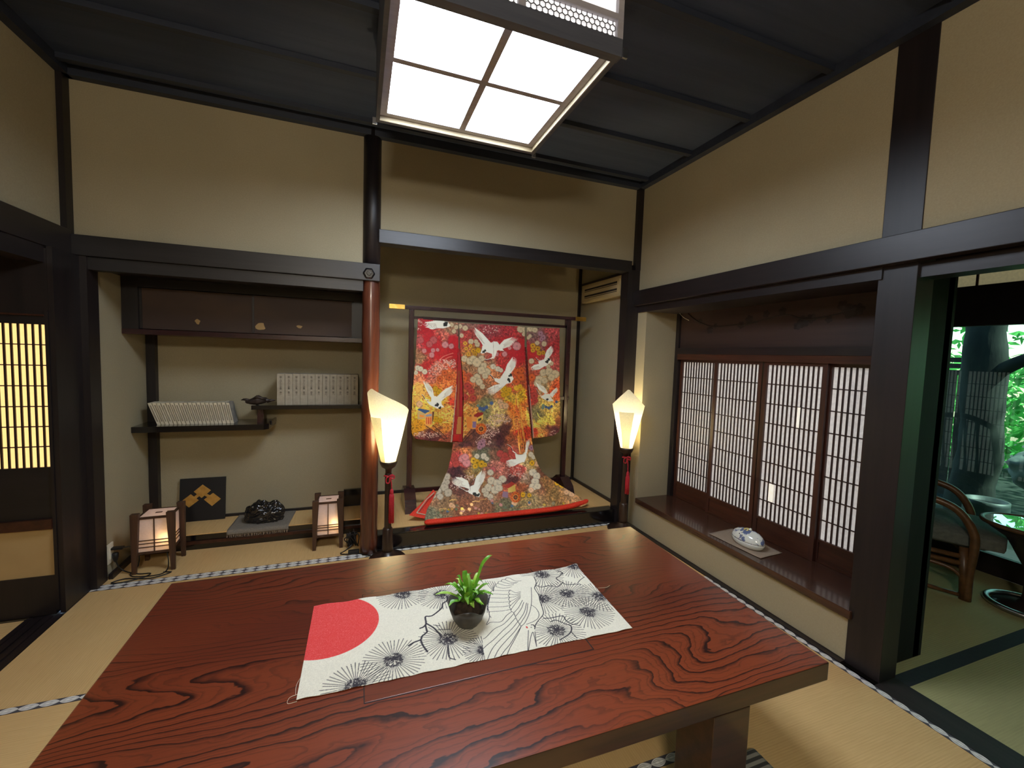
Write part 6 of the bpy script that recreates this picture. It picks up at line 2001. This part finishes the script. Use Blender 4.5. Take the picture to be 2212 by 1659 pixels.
# water basin
bc = at(2131, 1079, 'x', 4.75)
ba = thing('stone_basin', 'round dark water basin outside the veranda window', 'basin', (4.75, bc[1], -0.32))
br_ = 0.130
obj('bowl', lathe([(0.11, -0.33), (0.14, -0.2), (br_, bc[2] - 0.03), (br_, bc[2]), (br_ - 0.018, bc[2]), (br_ - 0.03, bc[2] - 0.05)], 4.75, bc[1], 32), M['basin'], ba, smooth=True)
obj('water', lathe([(br_ - 0.02, bc[2] - 0.04), (br_ - 0.02, bc[2] - 0.03)], 4.75, bc[1], 32), M['lacquer'], ba)
# tree
t0, t1, t2 = at(2132, 700, 'x', 6.2), at(2125, 800, 'x', 6.2), at(2120, 930, 'x', 6.2)
tree = thing('garden_tree', 'thick dark mossy tree trunk with bright leaves beyond the window', 'tree', (6.2, t2[1], -0.4))
bm = bmesh.new()
pts = [(6.2, t2[1] + 0.05, -0.45), (6.2, t2[1] + 0.02, 0.2), tuple(t2), tuple(t1), tuple(t0), (6.25, t0[1] - 0.06, t0[2] + 0.5), (6.3, t0[1] - 0.3, t0[2] + 1.2)]
sp3 = spline(pts, 6)
tube(sp3, [0.185 - 0.0012 * i for i in range(len(sp3))], 20, bm)
for v in bm.verts:
    v.co += Vector((mnoise.noise(v.co * 5), mnoise.noise(v.co * 5 + Vector((9, 0, 0))), 0)) * 0.03
obj('trunk', bm, M['bark'], tree, smooth=True)
obj('branch', tube(spline([(6.2, t1[1], t1[2] - 0.1), (6.1, t1[1] - 0.4, t1[2] + 0.15), (6.2, t1[1] - 0.9, t1[2] + 0.2), (6.3, t1[1] - 1.5, t1[2] + 0.55)], 6), [0.07 - 0.002 * i for i in range(19)], 10), M['bark'], tree, smooth=True)
obj('branch', tube(spline([(6.2, t0[1], t0[2] + 0.2), (6.3, t0[1] + 0.5, t0[2] + 0.45), (6.3, t0[1] + 1.2, t0[2] + 0.6)], 6), [0.06 - 0.002 * i for i in range(13)], 10), M['bark'], tree, smooth=True)
def leaves(n, box_, size, seed):
    r = np.random.default_rng(seed)
    c = np.c_[r.uniform(box_[0], box_[1], n), r.uniform(box_[2], box_[3], n), r.uniform(box_[4], box_[5], n)]
    a = r.normal(0, 1, (n, 3)); a /= np.linalg.norm(a, axis=1)[:, None]
    b = np.cross(a, r.normal(0, 1, (n, 3))); b /= np.linalg.norm(b, axis=1)[:, None]
    s = size * r.uniform(0.6, 1.3, n)[:, None]
    V = np.stack([c - a * s, c + b * s * 0.42, c + a * s, c - b * s * 0.42], 1).reshape(-1, 3)
    me = bpy.data.meshes.new('leaves')
    me.from_pydata(V.tolist(), [], [(4 * i, 4 * i + 1, 4 * i + 2, 4 * i + 3) for i in range(n)])
    me.materials.append(M['foliage'])
    return me
o = obj('foliage', leaves(9000, (7.4, 9.5, -3.0, 6.0, 0.7, 4.2), 0.085, 2), None, tree)
o['kind'] = 'stuff'
hd = obj('hedge', leaves(8000, (9.7, 10.8, -3.5, 8.5, -0.32, 1.5), 0.10, 4), None)
hd['kind'] = 'stuff'
tag(hd, 'bright green leafy hedge at the back of the garden', 'hedge')
# board and bamboo fence
fn = thing('garden_fence', 'dark slatted garden fence behind the tree trunk', 'fence', (7.2, 2.5, -0.32))
yf0 = at(2172, 790, 'x', 7.2)[1]
for v in (770, 783, 797):
    z = at(2070, v, 'x', 7.2)[2]
    obj('rail', box(7.18, 7.22, yf0, 5.6, z - 0.075, z - 0.015), M['fence'], fn)
ztop = at(2070, 806, 'x', 7.2)[2]
y = yf0
while y < 5.6:
    obj('slat', box(7.19, 7.21, y, y + 0.088, -0.32, ztop), M['fence'], fn)
    y += 0.105
